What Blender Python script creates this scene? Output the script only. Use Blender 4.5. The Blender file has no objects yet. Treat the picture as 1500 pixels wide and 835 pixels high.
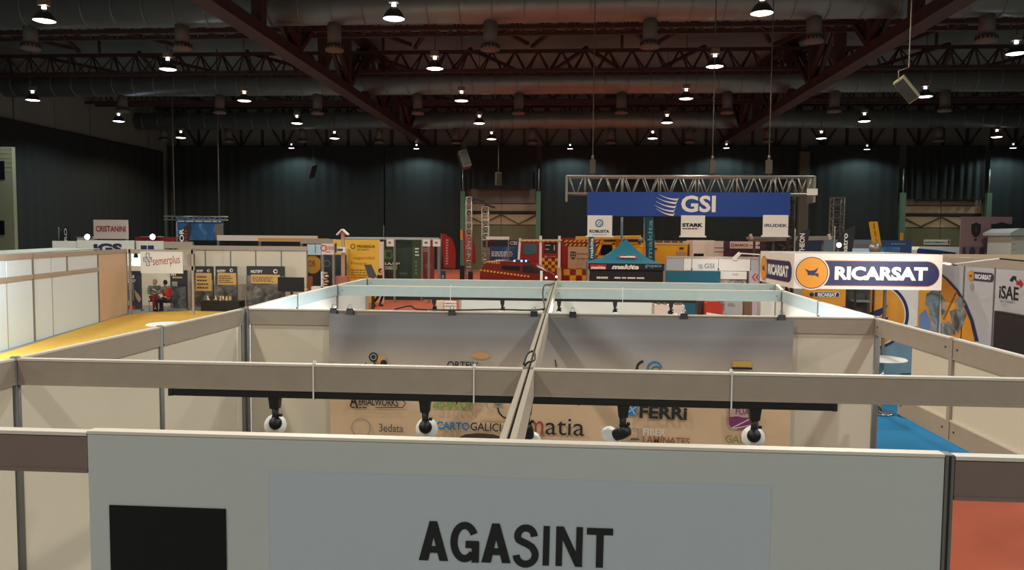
import bpy, math, random
from mathutils import Vector, Matrix
random.seed(7)
S = bpy.context.scene
COL = S.collection
PI = math.pi

# ------------------------------------------------------------------ camera, world, exposure
FPX, CX, CY = 1117.0, 750.0, 417.5            # focal length and centre in pixels of the 1500x835 frame
YAW, PITCH, ROLL = [math.radians(a) for a in (4.159, 3.558, 0.448)]
EYE = Vector((0, 0, 3.2))
FWD = Vector((-math.sin(YAW)*math.cos(PITCH), math.cos(YAW)*math.cos(PITCH), -math.sin(PITCH)))
_r0 = Vector((math.cos(YAW), math.sin(YAW), 0)); _u0 = _r0.cross(FWD)
RGT = _r0*math.cos(ROLL) + _u0*math.sin(ROLL)
UPV = -_r0*math.sin(ROLL) + _u0*math.cos(ROLL)
cd = bpy.data.cameras.new('camera'); cam = bpy.data.objects.new('camera', cd); COL.objects.link(cam)
cd.sensor_width = 36; cd.lens = FPX/1500*36; cd.clip_start = .05; cd.clip_end = 400
cam.matrix_world = Matrix(((RGT.x, UPV.x, -FWD.x, 0), (RGT.y, UPV.y, -FWD.y, 0), (RGT.z, UPV.z, -FWD.z, 3.2), (0, 0, 0, 1)))
S.camera = cam
w = bpy.data.worlds.new('world'); S.world = w; w.use_nodes = True
w.node_tree.nodes['Background'].inputs[0].default_value = (.8, .85, .9, 1)
w.node_tree.nodes['Background'].inputs[1].default_value = .003
S.view_settings.view_transform = 'Standard'; S.view_settings.look = 'None'
S.view_settings.gamma = 1; S.view_settings.use_curve_mapping = False
S.view_settings.exposure = 0.0
LAMP_W = 1500.0       # hall lamps
NEAR_W = 1500.0       # hall lamps over and behind the near booths
SPOT_W = 150.0         # track spotlights of the far booth

def at(px, py, X=None, Y=None, Z=None):
    """point of the place seen at a pixel of the photograph, on the plane X=, Y= or Z="""
    d = FPX*FWD + (px-CX)*RGT - (py-CY)*UPV
    t = X/d.x if X is not None else Y/d.y if Y is not None else (Z-3.2)/d.z
    return EYE + t*d

# ------------------------------------------------------------------ materials
def lin(c):
    return tuple((v/255/12.92 if v/255 <= .04045 else ((v/255+.055)/1.055)**2.4) for v in c)
MATS = {}
def mat(name, rgb, rough=.6, metal=0, var=0., scale=6., emit=None, bump=0., alpha=1, trans=0):
    if name in MATS: return MATS[name]
    m = bpy.data.materials.new(name); m.use_nodes = True; nt = m.node_tree; b = nt.nodes['Principled BSDF']
    c = lin(rgb)
    b.inputs['Base Color'].default_value = (*c, 1)
    b.inputs['Roughness'].default_value = rough; b.inputs['Metallic'].default_value = metal
    if trans: b.inputs['Transmission Weight'].default_value = trans
    if var or bump:
        tc = nt.nodes.new('ShaderNodeTexCoord'); n = nt.nodes.new('ShaderNodeTexNoise')
        n.inputs['Scale'].default_value = scale; n.inputs['Detail'].default_value = 5
        nt.links.new(tc.outputs['Object'], n.inputs['Vector'])
        if var:
            r = nt.nodes.new('ShaderNodeValToRGB')
            r.color_ramp.elements[0].position = .3; r.color_ramp.elements[1].position = .72
            r.color_ramp.elements[0].color = (*[v*(1-var) for v in c], 1)
            r.color_ramp.elements[1].color = (*[min(1, v*(1+var)) for v in c], 1)
            nt.links.new(n.outputs['Fac'], r.inputs['Fac']); nt.links.new(r.outputs['Color'], b.inputs['Base Color'])
        if bump:
            bp = nt.nodes.new('ShaderNodeBump'); bp.inputs['Strength'].default_value = bump; bp.inputs['Distance'].default_value = .01
            nt.links.new(n.outputs['Fac'], bp.inputs['Height']); nt.links.new(bp.outputs['Normal'], b.inputs['Normal'])
    if emit:
        b.inputs['Emission Color'].default_value = (*lin(emit[:3]), 1); b.inputs['Emission Strength'].default_value = emit[3]
    MATS[name] = m
    return m

def blotch(name, cols, scale=3., detail=6, dist=1.):
    """printed photograph seen from too far to read: patches of the print's own colours"""
    if name in MATS: return MATS[name]
    m = bpy.data.materials.new(name); m.use_nodes = True; nt = m.node_tree; b = nt.nodes['Principled BSDF']
    b.inputs['Roughness'].default_value = .6
    tc = nt.nodes.new('ShaderNodeTexCoord'); n = nt.nodes.new('ShaderNodeTexNoise')
    n.inputs['Scale'].default_value = scale; n.inputs['Detail'].default_value = detail; n.inputs['Distortion'].default_value = dist
    r = nt.nodes.new('ShaderNodeValToRGB'); e = r.color_ramp.elements
    for i in range(len(cols)-2): e.new(.5)
    for i, c in enumerate(cols):
        e[i].position = .3+.42*i/(len(cols)-1); e[i].color = (*lin(c), 1)
    nt.links.new(tc.outputs['Object'], n.inputs['Vector']); nt.links.new(n.outputs['Fac'], r.inputs['Fac'])
    nt.links.new(r.outputs['Color'], b.inputs['Base Color'])
    MATS[name] = m
    return m

# ------------------------------------------------------------------ mesh builder
def wloc(o):
    v = Vector((0, 0, 0))
    while o is not None: v = v + o.location; o = o.parent
    return v

class MB:
    def __init__(s): s.v = []; s.f = []; s.sm = []
    def add(s, vs, fs, smooth=False):
        k = len(s.v); s.v += [Vector(p) for p in vs]
        for f in fs: s.f.append(tuple(i+k for i in f)); s.sm.append(smooth)
        return s
    def box(s, x0, y0, z0, x1, y1, z1):
        return s.add([(x0,y0,z0),(x1,y0,z0),(x1,y1,z0),(x0,y1,z0),(x0,y0,z1),(x1,y0,z1),(x1,y1,z1),(x0,y1,z1)],
                     [(0,3,2,1),(4,5,6,7),(0,1,5,4),(1,2,6,5),(2,3,7,6),(3,0,4,7)])
    def obox(s, c, ax, ay, az):
        c, ax, ay, az = map(Vector, (c, ax, ay, az)); p = []
        for k in (-1, 1):
            for i, j in ((-1,-1),(1,-1),(1,1),(-1,1)): p.append(c+ax*i+ay*j+az*k)
        return s.add(p, [(0,3,2,1),(4,5,6,7),(0,1,5,4),(1,2,6,5),(2,3,7,6),(3,0,4,7)])
    def bar(s, p, q, a, b=None, up=(0,0,1)):
        """box-section bar from p to q, a wide and b high"""
        p, q = Vector(p), Vector(q); d = (q-p); L = d.length
        if L < 1e-6: return s
        d /= L; up = Vector(up)
        if abs(d.dot(up)) > .98: up = Vector((1,0,0))
        x = d.cross(up).normalized(); z = x.cross(d)
        b = b or a
        return s.obox((p+q)/2, x*a/2, d*L/2, z*b/2)
    def tube(s, pts, r, n=8, cap=True):
        pts = [Vector(p) for p in pts]; rs = r if isinstance(r, (list, tuple)) else [r]*len(pts)
        vs = []; prev = None
        for i, p in enumerate(pts):
            d = (pts[min(i+1, len(pts)-1)]-pts[max(i-1, 0)]).normalized()
            if prev is None:
                u = Vector((0,0,1)) if abs(d.z) < .9 else Vector((1,0,0))
                x = d.cross(u).normalized()
            else:
                x = (prev-d*prev.dot(d)).normalized()
            prev = x; y = d.cross(x)
            vs += [p+(x*math.cos(2*PI*k/n)+y*math.sin(2*PI*k/n))*rs[i] for k in range(n)]
        fs = [(i*n+k, i*n+(k+1)%n, (i+1)*n+(k+1)%n, (i+1)*n+k) for i in range(len(pts)-1) for k in range(n)]
        s.add(vs, fs, True)
        if cap:
            k0 = len(s.v)-len(vs)
            s.f.append(tuple(k0+k for k in reversed(range(n)))); s.sm.append(False)
            s.f.append(tuple(k0+(len(pts)-1)*n+k for k in range(n))); s.sm.append(False)
        return s
    def lathe(s, prof, c=(0,0,0), axis=(0,0,1), n=20, caps=True):
        ax = Vector(axis).normalized(); c = Vector(c)
        u = Vector((1,0,0)) if abs(ax.x) < .9 else Vector((0,1,0))
        x = ax.cross(u).normalized(); y = ax.cross(x); vs = []
        for r, h in prof:
            vs += [c+ax*h+(x*math.cos(2*PI*k/n)+y*math.sin(2*PI*k/n))*r for k in range(n)]
        fs = [(i*n+k, i*n+(k+1)%n, (i+1)*n+(k+1)%n, (i+1)*n+k) for i in range(len(prof)-1) for k in range(n)]
        k0 = len(s.v); s.add(vs, fs, True)
        if caps:
            s.f.append(tuple(k0+k for k in reversed(range(n)))); s.sm.append(False)
            s.f.append(tuple(k0+(len(prof)-1)*n+k for k in range(n))); s.sm.append(False)
        return s
    def prism(s, pts, d):
        """polygon of 3-D points pushed along d"""
        d = Vector(d); n = len(pts); a = [Vector(p) for p in pts]
        fs = [tuple(reversed(range(n))), tuple(range(n, 2*n))]+[(i, (i+1)%n, n+(i+1)%n, n+i) for i in range(n)]
        return s.add(a+[p+d for p in a], fs)
    def ball(s, c, rx, ry=None, rz=None, n=12, m=8):
        ry = ry or rx; rz = rz or rx; c = Vector(c); vs = []; fs = []
        for i in range(m+1):
            t = PI*i/m
            for k in range(n):
                a = 2*PI*k/n
                vs.append(c+Vector((rx*math.sin(t)*math.cos(a), ry*math.sin(t)*math.sin(a), rz*math.cos(t))))
        for i in range(m):
            for k in range(n): fs.append((i*n+k, (i+1)*n+k, (i+1)*n+(k+1)%n, i*n+(k+1)%n))
        return s.add(vs, fs, True)
    def build(s, name, m, parent=None, label=None, cat=None, group=None, kind=None):
        off = wloc(parent) if parent is not None else Vector((0,0,0))
        me = bpy.data.meshes.new(name); me.from_pydata([p-off for p in s.v], [], s.f)
        me.polygons.foreach_set('use_smooth', s.sm); me.materials.append(m); me.update()
        o = bpy.data.objects.new(name, me); COL.objects.link(o); o.parent = parent
        return tag(o, label, cat, group, kind)

def tag(o, label=None, cat=None, group=None, kind=None):
    if label: o['label'] = label
    if cat: o['category'] = cat
    if group: o['group'] = group
    if kind: o['kind'] = kind
    return o
def thing(name, label, cat, loc=(0,0,0), group=None):
    o = bpy.data.objects.new(name, None); COL.objects.link(o); o.location = Vector(loc); o.empty_display_size = .1
    return tag(o, label, cat, group)
def dup(root, loc, rz=None, label=None, group=None):
    def cp(o, par):
        c = o.copy(); COL.objects.link(c); c.parent = par
        for ch in [k for k in COL.objects if k.parent == o]: cp(ch, c)
        return c
    r = cp(root, root.parent); r.location = Vector(loc)
    if rz is not None: r.rotation_euler = (0, 0, rz)
    if label: r['label'] = label
    if group: r['group'] = group
    return r

# ------------------------------------------------------------------ flat print: text and shapes on a plane
class Fr:
    """plane with origin o, right u, up v; n is the side the print faces"""
    def __init__(s, o, u, v): s.o = Vector(o); s.u = Vector(u).normalized(); s.v = Vector(v).normalized(); s.n = s.u.cross(s.v)
    def p(s, a, b, c=0): return s.o+s.u*a+s.v*b+s.n*c
def FY(Y): return Fr((0, Y, 0), (1, 0, 0), (0, 0, 1))          # faces the camera: a = world x, b = world z
def shape(fr, pts, m, name, parent, off=.004, label=None):
    mb = MB(); mb.add([fr.p(a, b, off) for a, b in pts], [tuple(range(len(pts)))])
    return mb.build(name, m, parent, label)
def rect(fr, x0, z0, x1, z1, m, name, parent, off=.004):
    return shape(fr, [(x0,z0),(x1,z0),(x1,z1),(x0,z1)], m, name, parent, off)
def disc(fr, cx, cz, rx, m, name, parent, off=.004, rz=None, n=40, a0=0, a1=2*PI):
    rz = rz or rx
    return shape(fr, [(cx+rx*math.cos(a0+(a1-a0)*k/n), cz+rz*math.sin(a0+(a1-a0)*k/n)) for k in range(n)], m, name, parent, off)
def ring(fr, cx, cz, r0, r1, m, name, parent, off=.004, a0=0, a1=2*PI, n=40, sx=1.):
    mb = MB(); vs = []
    for k in range(n+1):
        a = a0+(a1-a0)*k/n
        for r in (r0, r1): vs.append(fr.p(cx+r*math.cos(a)*sx, cz+r*math.sin(a), off))
    mb.add(vs, [(2*k, 2*k+1, 2*k+3, 2*k+2) for k in range(n)])
    return mb.build(name, m, parent)
def stroke(fr, pts, wd, m, name, parent, off=.004):
    mb = MB()
    for i in range(len(pts)-1):
        a, b = Vector(pts[i]), Vector(pts[i+1]); d = b-a
        if d.length < 1e-6: continue
        nrm = Vector((-d.y, d.x)).normalized()*wd/2
        mb.add([fr.p(q.x, q.y, off) for q in (a-nrm, b-nrm, b+nrm, a+nrm)], [(0,1,2,3)])
    return mb.build(name, m, parent)
def bars(fr, rows, m, name, parent, off=.004):
    """lines of small print too small to read: rows = (x0, z0, x1, z1)"""
    mb = MB()
    for x0, z0, x1, z1 in rows: mb.add([fr.p(x0,z0,off), fr.p(x1,z0,off), fr.p(x1,z1,off), fr.p(x0,z1,off)], [(0,1,2,3)])
    return mb.build(name, m, parent)
def text(fr, s, cx, cz, wd, ht, m, parent, bold=0., off=.004, rot=0., shear=0., name='lettering'):
    """word fitted into a box wd x ht centred on (cx, cz), turned by rot"""
    cu = bpy.data.curves.new('t', 'FONT'); cu.body = s; cu.size = 1; cu.offset = bold; cu.resolution_u = 3; cu.shear = shear
    to = bpy.data.objects.new('t', cu); me = bpy.data.meshes.new_from_object(to)
    bpy.data.objects.remove(to); bpy.data.curves.remove(cu)
    xs = [v.co.x for v in me.vertices]; ys = [v.co.y for v in me.vertices]
    x0, x1, y0, y1 = min(xs), max(xs), min(ys), max(ys); poff = wloc(parent) if parent is not None else Vector((0,0,0))
    cr, sr = math.cos(rot), math.sin(rot)
    for v in me.vertices:
        a = ((v.co.x-x0)/(x1-x0)-.5)*wd; b = ((v.co.y-y0)/(y1-y0)-.5)*ht
        v.co = fr.p(cx+a*cr-b*sr, cz+a*sr+b*cr, off)-poff
    me.materials.clear(); me.materials.append(m); me.name = name
    o = bpy.data.objects.new(name, me); COL.objects.link(o); o.parent = parent
    return o
def ptext(s, box, Y, m, parent, bold=0., off=.004, rot=0., shear=0., n='lettering'):
    """text given by its pixel box (x0, y0, x1, y1) on the plane Y"""
    x0, y0, x1, y1 = box; c = at((x0+x1)/2, (y0+y1)/2, Y=Y); k = (c-EYE).dot(FWD)/FPX
    wd, ht = abs(x1-x0)*k, abs(y1-y0)*k
    if abs(rot) > 1: wd, ht = ht, wd
    return text(FY(Y), s, c.x, c.z, wd, ht, m, parent, bold, off, rot, shear, n)
def prect(box, Y, m, name, parent, off=.004):
    x0, y0, x1, y1 = box; a = at(x0, y1, Y=Y); b = at(x1, y0, Y=Y)
    return rect(FY(Y), a.x, a.z, b.x, b.z, m, name, parent, off)
def pdisc(px, py, r, Y, m, name, parent, off=.004):
    c = at(px, py, Y=Y); return disc(FY(Y), c.x, c.z, r*Y/FPX, m, name, parent, off)
def pbars(box, n, Y, m, parent, off=.004, fill=.45, name='small_print'):
    x0, y0, x1, y1 = box; a = at(x0, y1, Y=Y); b = at(x1, y0, Y=Y); h = (b.z-a.z)/n; rows = []; rn = random.Random(int(x0*7+y0))
    for i in range(n):
        x = a.x; z = a.z+h*(i+.5-fill/2); end = a.x+(b.x-a.x)*rn.uniform(.7, 1)
        while x < end:
            l = (b.x-a.x)*rn.uniform(.08, .2); rows.append((x, z, min(end, x+l), z+h*fill)); x += l+(b.x-a.x)*.03
    return bars(FY(Y), rows, m, name, parent, off)
def pboard(name, label, cat, box, Y, m, depth=.06, floor=True, group=None, parent=None, kind=None):
    """upright board facing the camera, pixel box, its back at Y+depth; stands on the floor when floor"""
    x0, y0, x1, y1 = box; a = at(x0, (y0+y1)/2 if not floor else y0, Y=Y); b = at(x1, y0, Y=Y)
    z1 = (at(x0, y0, Y=Y).z+b.z)/2; z0 = 0 if floor else (at(x0, y1, Y=Y).z+at(x1, y1, Y=Y).z)/2
    mb = MB().box(a.x, Y, z0, b.x, Y+depth, z1)
    if parent is None and name is not None and cat:
        r = thing(name, label, cat, ((a.x+b.x)/2, Y, z0), group)
        mb.build('board', m, r); r['z0'] = z0; r['z1'] = z1
        return r
    return mb.build(name, m, parent, label, cat, group, kind)
# ------------------------------------------------------------------ palette
WHITE = mat('white_laminate', (226,222,214), .45, var=.02, scale=2)
PANEL = mat('cream_panel', (220,206,184), .5, var=.02, scale=1.5)
ALU = mat('beam_aluminium', (174,158,142), .42, .15, var=.04, scale=9)
LIP = mat('lip_aluminium_lit', (226,214,198), .4, .1)  # beam aluminium painted lighter for the light caught on top
POST = mat('post_aluminium', (120,116,110), .45, .3)
DARK = mat('dark_gap', (30,29,27), .7)
BLACK = mat('black_plastic', (18,18,18), .45)
BLACKB = mat('black_print', (24,24,24), .7)
BOLT = mat('bolt_steel', (52,50,48), .4, .6)
SILVER = mat('truss_aluminium', (170,168,162), .35, .6)
STEELRED = mat('red_oxide_steel', (66,46,45), .6, var=.15, scale=2)
GALV = mat('galvanised_duct', (140,146,148), .42, .6, var=.08, scale=1.2)
ROOF = mat('grey_roof_deck', (118,134,140), .85, var=.1, scale=.3)
UPPER = mat('upper_wall_panel', (128,130,126), .8, var=.05, scale=.4)
DRAPE = mat('black_drape', (37,40,39), .9, var=.06, scale=2)
GREEN = mat('green_steel', (92,122,100), .5)
GREENW = mat('olive_panel', (112,112,84), .7, var=.05)
BEIGEW = mat('beige_panel', (186,166,136), .7, var=.08)
MESHG = mat('dusty_mesh', (110,98,88), .8, var=.15, scale=.8)
ALUD = mat('beam_dark_brown', (132,112,106), .45, .2, var=.04, scale=9)  # darker and browner than the other beams
CONC = mat('hall_concrete', (138,134,128), .9, var=.08, scale=.6)
ORANGE = mat('orange_carpet', (176,82,54), .95, var=.07, scale=1.3, bump=.3)
YELLOWC = mat('yellow_carpet', (212,164,62), .95, var=.05, scale=2)
BLUEC = mat('blue_carpet', (28,116,160), .95, var=.05, scale=2)
LENS = mat('lamp_lens_warm', (255,244,226), .4, emit=(255,240,214,9))
LENSC = mat('lamp_lens_cool', (240,248,255), .4, emit=(226,242,255,9))
SPOTL = mat('spot_lens', (240,248,255), .4, emit=(220,240,255,25))
DISH = mat('dish_grey', (70,68,66), .4, .5)
NAVY = mat('navy_print', (38,40,84), .6)
AMBER = mat('amber_print', (226,148,44), .6)
RED = mat('red_print', (176,30,36), .6)
WHITEP = mat('white_print', (236,232,224), .6)
GREYP = mat('grey_print', (120,118,116), .6)
TEAL = mat('teal_cloth', (20,104,128), .8)
CREAM = mat('cream_paint', (232,220,208), .6)
YELLOW = mat('yellow_paint', (228,168,30), .5)
FIRE = mat('fire_engine_red', (150,30,22), .4)
GLASS = mat('dark_window', (22,26,30), .12)
RUBBER = mat('rubber', (20,20,20), .8)
SKIN = mat('skin', (206,158,128), .55)
CABLE = mat('black_cable', (22,22,22), .5)
CHROME = mat('chrome', (200,200,200), .2, 1.)
DGREEN = mat('dark_green_print', (34,58,44), .6)
CHARCOAL = mat('charcoal_print', (44,46,50), .6)
TAN = mat('tan_print', (206,164,96), .6)
SKYP = blotch('sky_poster', [(40,84,140), (70,120,176), (200,212,224)], .7)
GEARP = blotch('gear_photo', [(36,34,32), (92,86,78), (150,140,124)], 2.2)
ROOMX0, ROOMX1, ROOMY0, ROOMY1, RZ = -40.6, 49, -12, 75.6, 16.8

# ------------------------------------------------------------------ hall shell
def struct(name, mb, m, parent=None): return mb.build(name, m, parent, kind='structure' if parent is None else None)
struct('floor', MB().box(ROOMX0, ROOMY0, -.1, ROOMX1, ROOMY1, 0), CONC)
struct('ceiling', MB().box(ROOMX0, ROOMY0, RZ, ROOMX1, ROOMY1, RZ+.15), ROOF)
wb = struct('wall_back', MB().box(ROOMX0, ROOMY1, 0, ROOMX1, ROOMY1+.2, RZ), UPPER)
wl = struct('wall_left', MB().box(ROOMX0-.2, ROOMY0, 0, ROOMX0, ROOMY1, RZ), UPPER)
struct('wall_right', MB().box(ROOMX1, ROOMY0, 0, ROOMX1+.2, ROOMY1, RZ), UPPER)
struct('wall_front', MB().box(ROOMX0, ROOMY0-.2, 0, ROOMX1, ROOMY0, RZ), UPPER)
# upper wall cladding boards along the left wall and posts with braces along the back wall
m = None
for i in range(12):
    y = 22+i*4.5
    o = MB().box(ROOMX0, y+.06, 11.2, ROOMX0+.12+.05*(i % 2), y+4.44, 15.6)
    if m is None: m = o.build('panel', UPPER, wl).data
    else: o.build('panel', UPPER, wl)
mb = MB(); x = ROOMX0+1
while x < ROOMX1:
    mb.box(x-.1, ROOMY1-.25, 11.8, x+.1, ROOMY1, RZ)
    s = 1 if int(round((x-ROOMX0)/2.2)) % 2 else -1
    mb.bar((x if s > 0 else x+2.2, ROOMY1-.2, 12), (x+2.2 if s > 0 else x, ROOMY1-.2, 15.5), .14)
    x += 2.2
mb.build('bracing', STEELRED, wb, kind='stuff')

# ------------------------------------------------------------------ black drapes
def drape(name, label, p0, p1, z0, z1, face, amp=.05, wl_=1.1, seed=1):
    """hanging drape from p0 to p1 (x, y), folds along its width; face = normal side"""
    p0, p1 = Vector((*p0, 0)), Vector((*p1, 0)); L = (p1-p0).length; d = (p1-p0)/L; nrm = Vector((*face, 0))
    n = max(8, int(L/wl_*6)); rn = random.Random(seed); ph = rn.uniform(0, 6); vs = []
    for j, z in enumerate((z0, z0+(z1-z0)*.5, z1)):
        for i in range(n+1):
            s = L*i/n; a = amp*(math.sin(2*PI*s/wl_+ph+.8*math.sin(s*.7))+.4*math.sin(5.1*s+ph))*(1-.35*j/2)
            vs.append(p0+d*s+nrm*(a+.2)+Vector((0, 0, z)))
    fs = [(j*(n+1)+i, j*(n+1)+i+1, (j+1)*(n+1)+i+1, (j+1)*(n+1)+i) for j in range(2) for i in range(n)]
    r = thing(name, label, 'curtain', ((p0.x+p1.x)/2, (p0.y+p1.y)/2, z0))
    MB().add(vs, fs, True).build('cloth', DRAPE, r)
    MB().tube([p0+nrm*.2+Vector((0,0,z1)), p1+nrm*.2+Vector((0,0,z1))], .05, 6).build('rail', DARK, r)
    return r
YB = 74.9
bx = lambda px: at(px, 300, Y=YB).x
ZC = at(600, 215, Y=YB).z
drape('black_curtain', 'tall black drape across the back wall corner, left of the hanging blue sky banner', (ROOMX0+.3, YB), (bx(253), YB), .01, ZC, (0,-1), seed=1)
drape('black_curtain', 'narrow tall black drape on the back wall, above the blue sky banner and its bar', (bx(255), YB), (bx(321), YB), .01, ZC, (0,-1), seed=2)
drape('black_curtain', 'wide black drape on the back wall behind the yellow and dark green booths', (bx(323), YB), (bx(563), YB), .01, ZC, (0,-1), seed=3)
drape('black_curtain', 'black drape on the back wall behind the first red feather flag, beside the loading door', (bx(565), YB), (bx(675), YB), .01, ZC, (0,-1), seed=4)
drape('black_curtain', 'short black drape raised over the loading door behind the two silver truss towers', (bx(684), YB), (bx(786), YB), at(735, 277, Y=YB).z, ZC, (0,-1), seed=5)
drape('black_curtain', 'wide black drape on the back wall behind the overhead blue banner', (bx(792), YB), (bx(1168), YB), .01, ZC, (0,-1), seed=6)
drape('black_curtain', 'black drape on the back wall behind the leaning yellow crane arm', (bx(1180), YB), (bx(1314), YB), .01, ZC, (0,-1), seed=7)
drape('black_curtain', 'short pleated black drape raised over the right-hand loading door with green posts', (bx(1323), YB), (bx(1438), YB), at(1380, 292, Y=YB).z, ZC, (0,-1), amp=.14, wl_=.7, seed=8)
drape('black_curtain', 'black drape on the back wall above the pink panels printed with shields', (bx(1446), YB), (ROOMX1-.3, YB), .01, ZC, (0,-1), seed=9)
drape('black_curtain', 'long black drape down the left side wall behind the cream tower', (ROOMX0+.1, YB-1), (ROOMX0+.1, 24), .01, 11.4, (1,0), seed=10)
for px in (564,):
    o = MB().tube([at(px, 300, Y=74.35)*Vector((1,1,0)) if False else Vector((bx(px), 74.35, 0)), Vector((bx(px), 74.35, at(px, 232 if px < 500 else 330, Y=74.35).z))], .07, 6)
    o = o.build('steel_pole', mat('pole_grey', (92,92,90), .5))
    tag(o, {
            564: 'short thin grey pole against the drape above the dark green booth'}[px], 'pole')
# column of the back wall
cA, cB = bx(1167), bx(1181)
struct('trim_1', MB().box(cA, YB-.7, 0, cB, YB, at(1174, 223, Y=YB).z), mat('concrete_column', (96,84,70), .8, var=.08))

# ------------------------------------------------------------------ loading doors in the back wall
def bay(n, x0, x1, ztop, post_top):
    r = thing('door_%d' % n, None, None, ((x0+x1)/2, 75, 0)); r['kind'] = 'structure'
    Y = 75.2; zz = lambda py: at(735, py, Y=Y).z
    w_ = (x1-x0)/2
    for k in range(2):
        MB().box(x0+k*w_+.03, Y, zz(298), x0+(k+1)*w_-.03, Y+.08, ztop+.6).build('panel', MESHG, r)
        MB().box(x0+k*w_+.03, Y-.03, zz(309), x0+(k+1)*w_-.03, Y+.08, zz(299)).build('panel', mat('beige_strip', (160,136,112), .7, var=.15, scale=.6), r)
        MB().box(x0+k*w_+.03, Y-.02, zz(329), x0+(k+1)*w_-.03, Y+.08, zz(314)).build('panel', BEIGEW, r)
        MB().box(x0+k*w_+.02, Y-.02, 0, x0+(k+1)*w_-.02, Y+.08, zz(330)).build('panel', GREENW, r)
    MB().box(x0, Y-.15, zz(313), x1, Y, zz(309)).build('crossbar', DARK, r)
    for k in range(4):
        a = x0+(x1-x0)*k/4; b = x0+(x1-x0)*(k+1)/4
        if k % 2: a, b = b, a
        MB().bar((a, Y-.1, zz(314)), (b, Y-.1, zz(328)), .16, .1).build('brace', mat('brace_dark', (84,70,58), .7), r)
    for x in (x0-.2, x1+.2):
        MB().box(x-.22, 74.2, 0, x+.22, 74.6, zz(post_top)-1).build('post', GREEN, r)
        MB().tube([(x, 74.4, zz(post_top)-1), (x, 74.4, zz(post_top)+1.2)], .07, 6).build('post_rod', SILVER, r)
    MB().box(x0-.42, 74.2, zz(352), x0-.1, 74.19, zz(337)).build('sign_plate', AMBER, r)
bay(1, bx(682), bx(786), at(735, 277, Y=75).z, 266)
bay(2, bx(1322), bx(1440), at(1380, 292, Y=75).z, 266)

# ------------------------------------------------------------------ roof steel: lattice girders, two deep main trusses, air ducts
def lattice(Y, label, zb=14.2, zt=15.6, gap=1.3):
    r = thing('roof_girder', label, 'girder', (4, Y, zb))
    for y, z in ((Y-gap/2, zb), (Y+gap/2, zb), (Y, zt)):
        MB().bar((ROOMX0+.05, y, z), (ROOMX1-.05, y, z), .2, .22).build('chord', STEELRED, r)
    mb = MB(); x = ROOMX0+.5; st = 1.55
    while x < ROOMX1-st:
        for y in (Y-gap/2, Y+gap/2):
            mb.bar((x, y, zb), (x+st/2, Y, zt), .09); mb.bar((x+st/2, Y, zt), (x+st, y, zb), .09)
        mb.bar((x, Y-gap/2, zb), (x+st/2, Y+gap/2, zb), .07); mb.bar((x+st/2, Y+gap/2, zb), (x+st, Y-gap/2, zb), .07)
        x += st
    mb.build('web', STEELRED, r, kind='stuff')
    mb = MB()
    for k in range(5):
        x = ROOMX0+8+k*18+(k % 2)*2
        mb.tube([(x, Y, zt), (x, Y, RZ)], .1, 6)
    mb.build('hanger', STEELRED, r, kind='stuff')
GY = [41.2, 51.6, 62.6, 73.0]
for y, t in zip(GY, ('first lattice roof girder seen just below the nearest air duct', 'second lattice roof girder, between the nearest and the middle air duct',
                     'third lattice roof girder, right below the middle air duct', 'farthest lattice roof girder, close above the black drapes')): lattice(y, t)
for gi in range(3):
    mb = MB(); x = ROOMX0+3; k = 0
    while x < ROOMX1-8:
        a, b = (GY[gi]+.6, GY[gi+1]-.6) if k % 2 == 0 else (GY[gi+1]-.6, GY[gi]+.6)
        mb.bar((x, a, 15.75), (x+3.6, b, 15.95), .22, .2); x += 3.9; k += 1
    mb.build('roof_bracing', STEELRED, None, ['zigzag roof bracing between the first and second girder', 'zigzag roof bracing between the second and third girder', 'zigzag roof bracing between the third and farthest girder'][gi], 'bracing', kind='thing')
def main_truss(x, label):
    r = thing('main_roof_truss', label, 'truss', (x, 46, 12.2))
    MB().box(x-.3, 18, 12.2, x+.3, 75, 12.75).build('bottom_chord', STEELRED, r)
    MB().box(x-.42, 18, 12.14, x+.42, 75, 12.2).build('flange', STEELRED, r)
    MB().box(x-.25, 18, 16.1, x+.25, 75, 16.6).build('top_chord', STEELRED, r)
    y = 20.5; k = 0
    while y < 74:
        MB().box(x-.24, y-.3, 12.75, x+.24, y+.3, 16.1).build('upright', STEELRED, r)
        if y+4.6 < 75:
            for dx in (-.22, .22):
                p, q = ((x+dx, y, 12.7), (x+dx, y+4.6, 16.2))
                if k % 2: p, q = (x+dx, y, 16.2), (x+dx, y+4.6, 12.7)
                MB().bar(p, q, .22, .26).build('diagonal', STEELRED, r)
        y += 4.6; k += 1
tl = at(277, 0, Z=12.14).x+.42; tr = at(1433, 0, Z=12.14).x-.42
main_truss(tl, 'deep red roof truss slanting down from the top on the left')
main_truss(tr, 'deep red roof truss slanting down from the top on the right')

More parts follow.
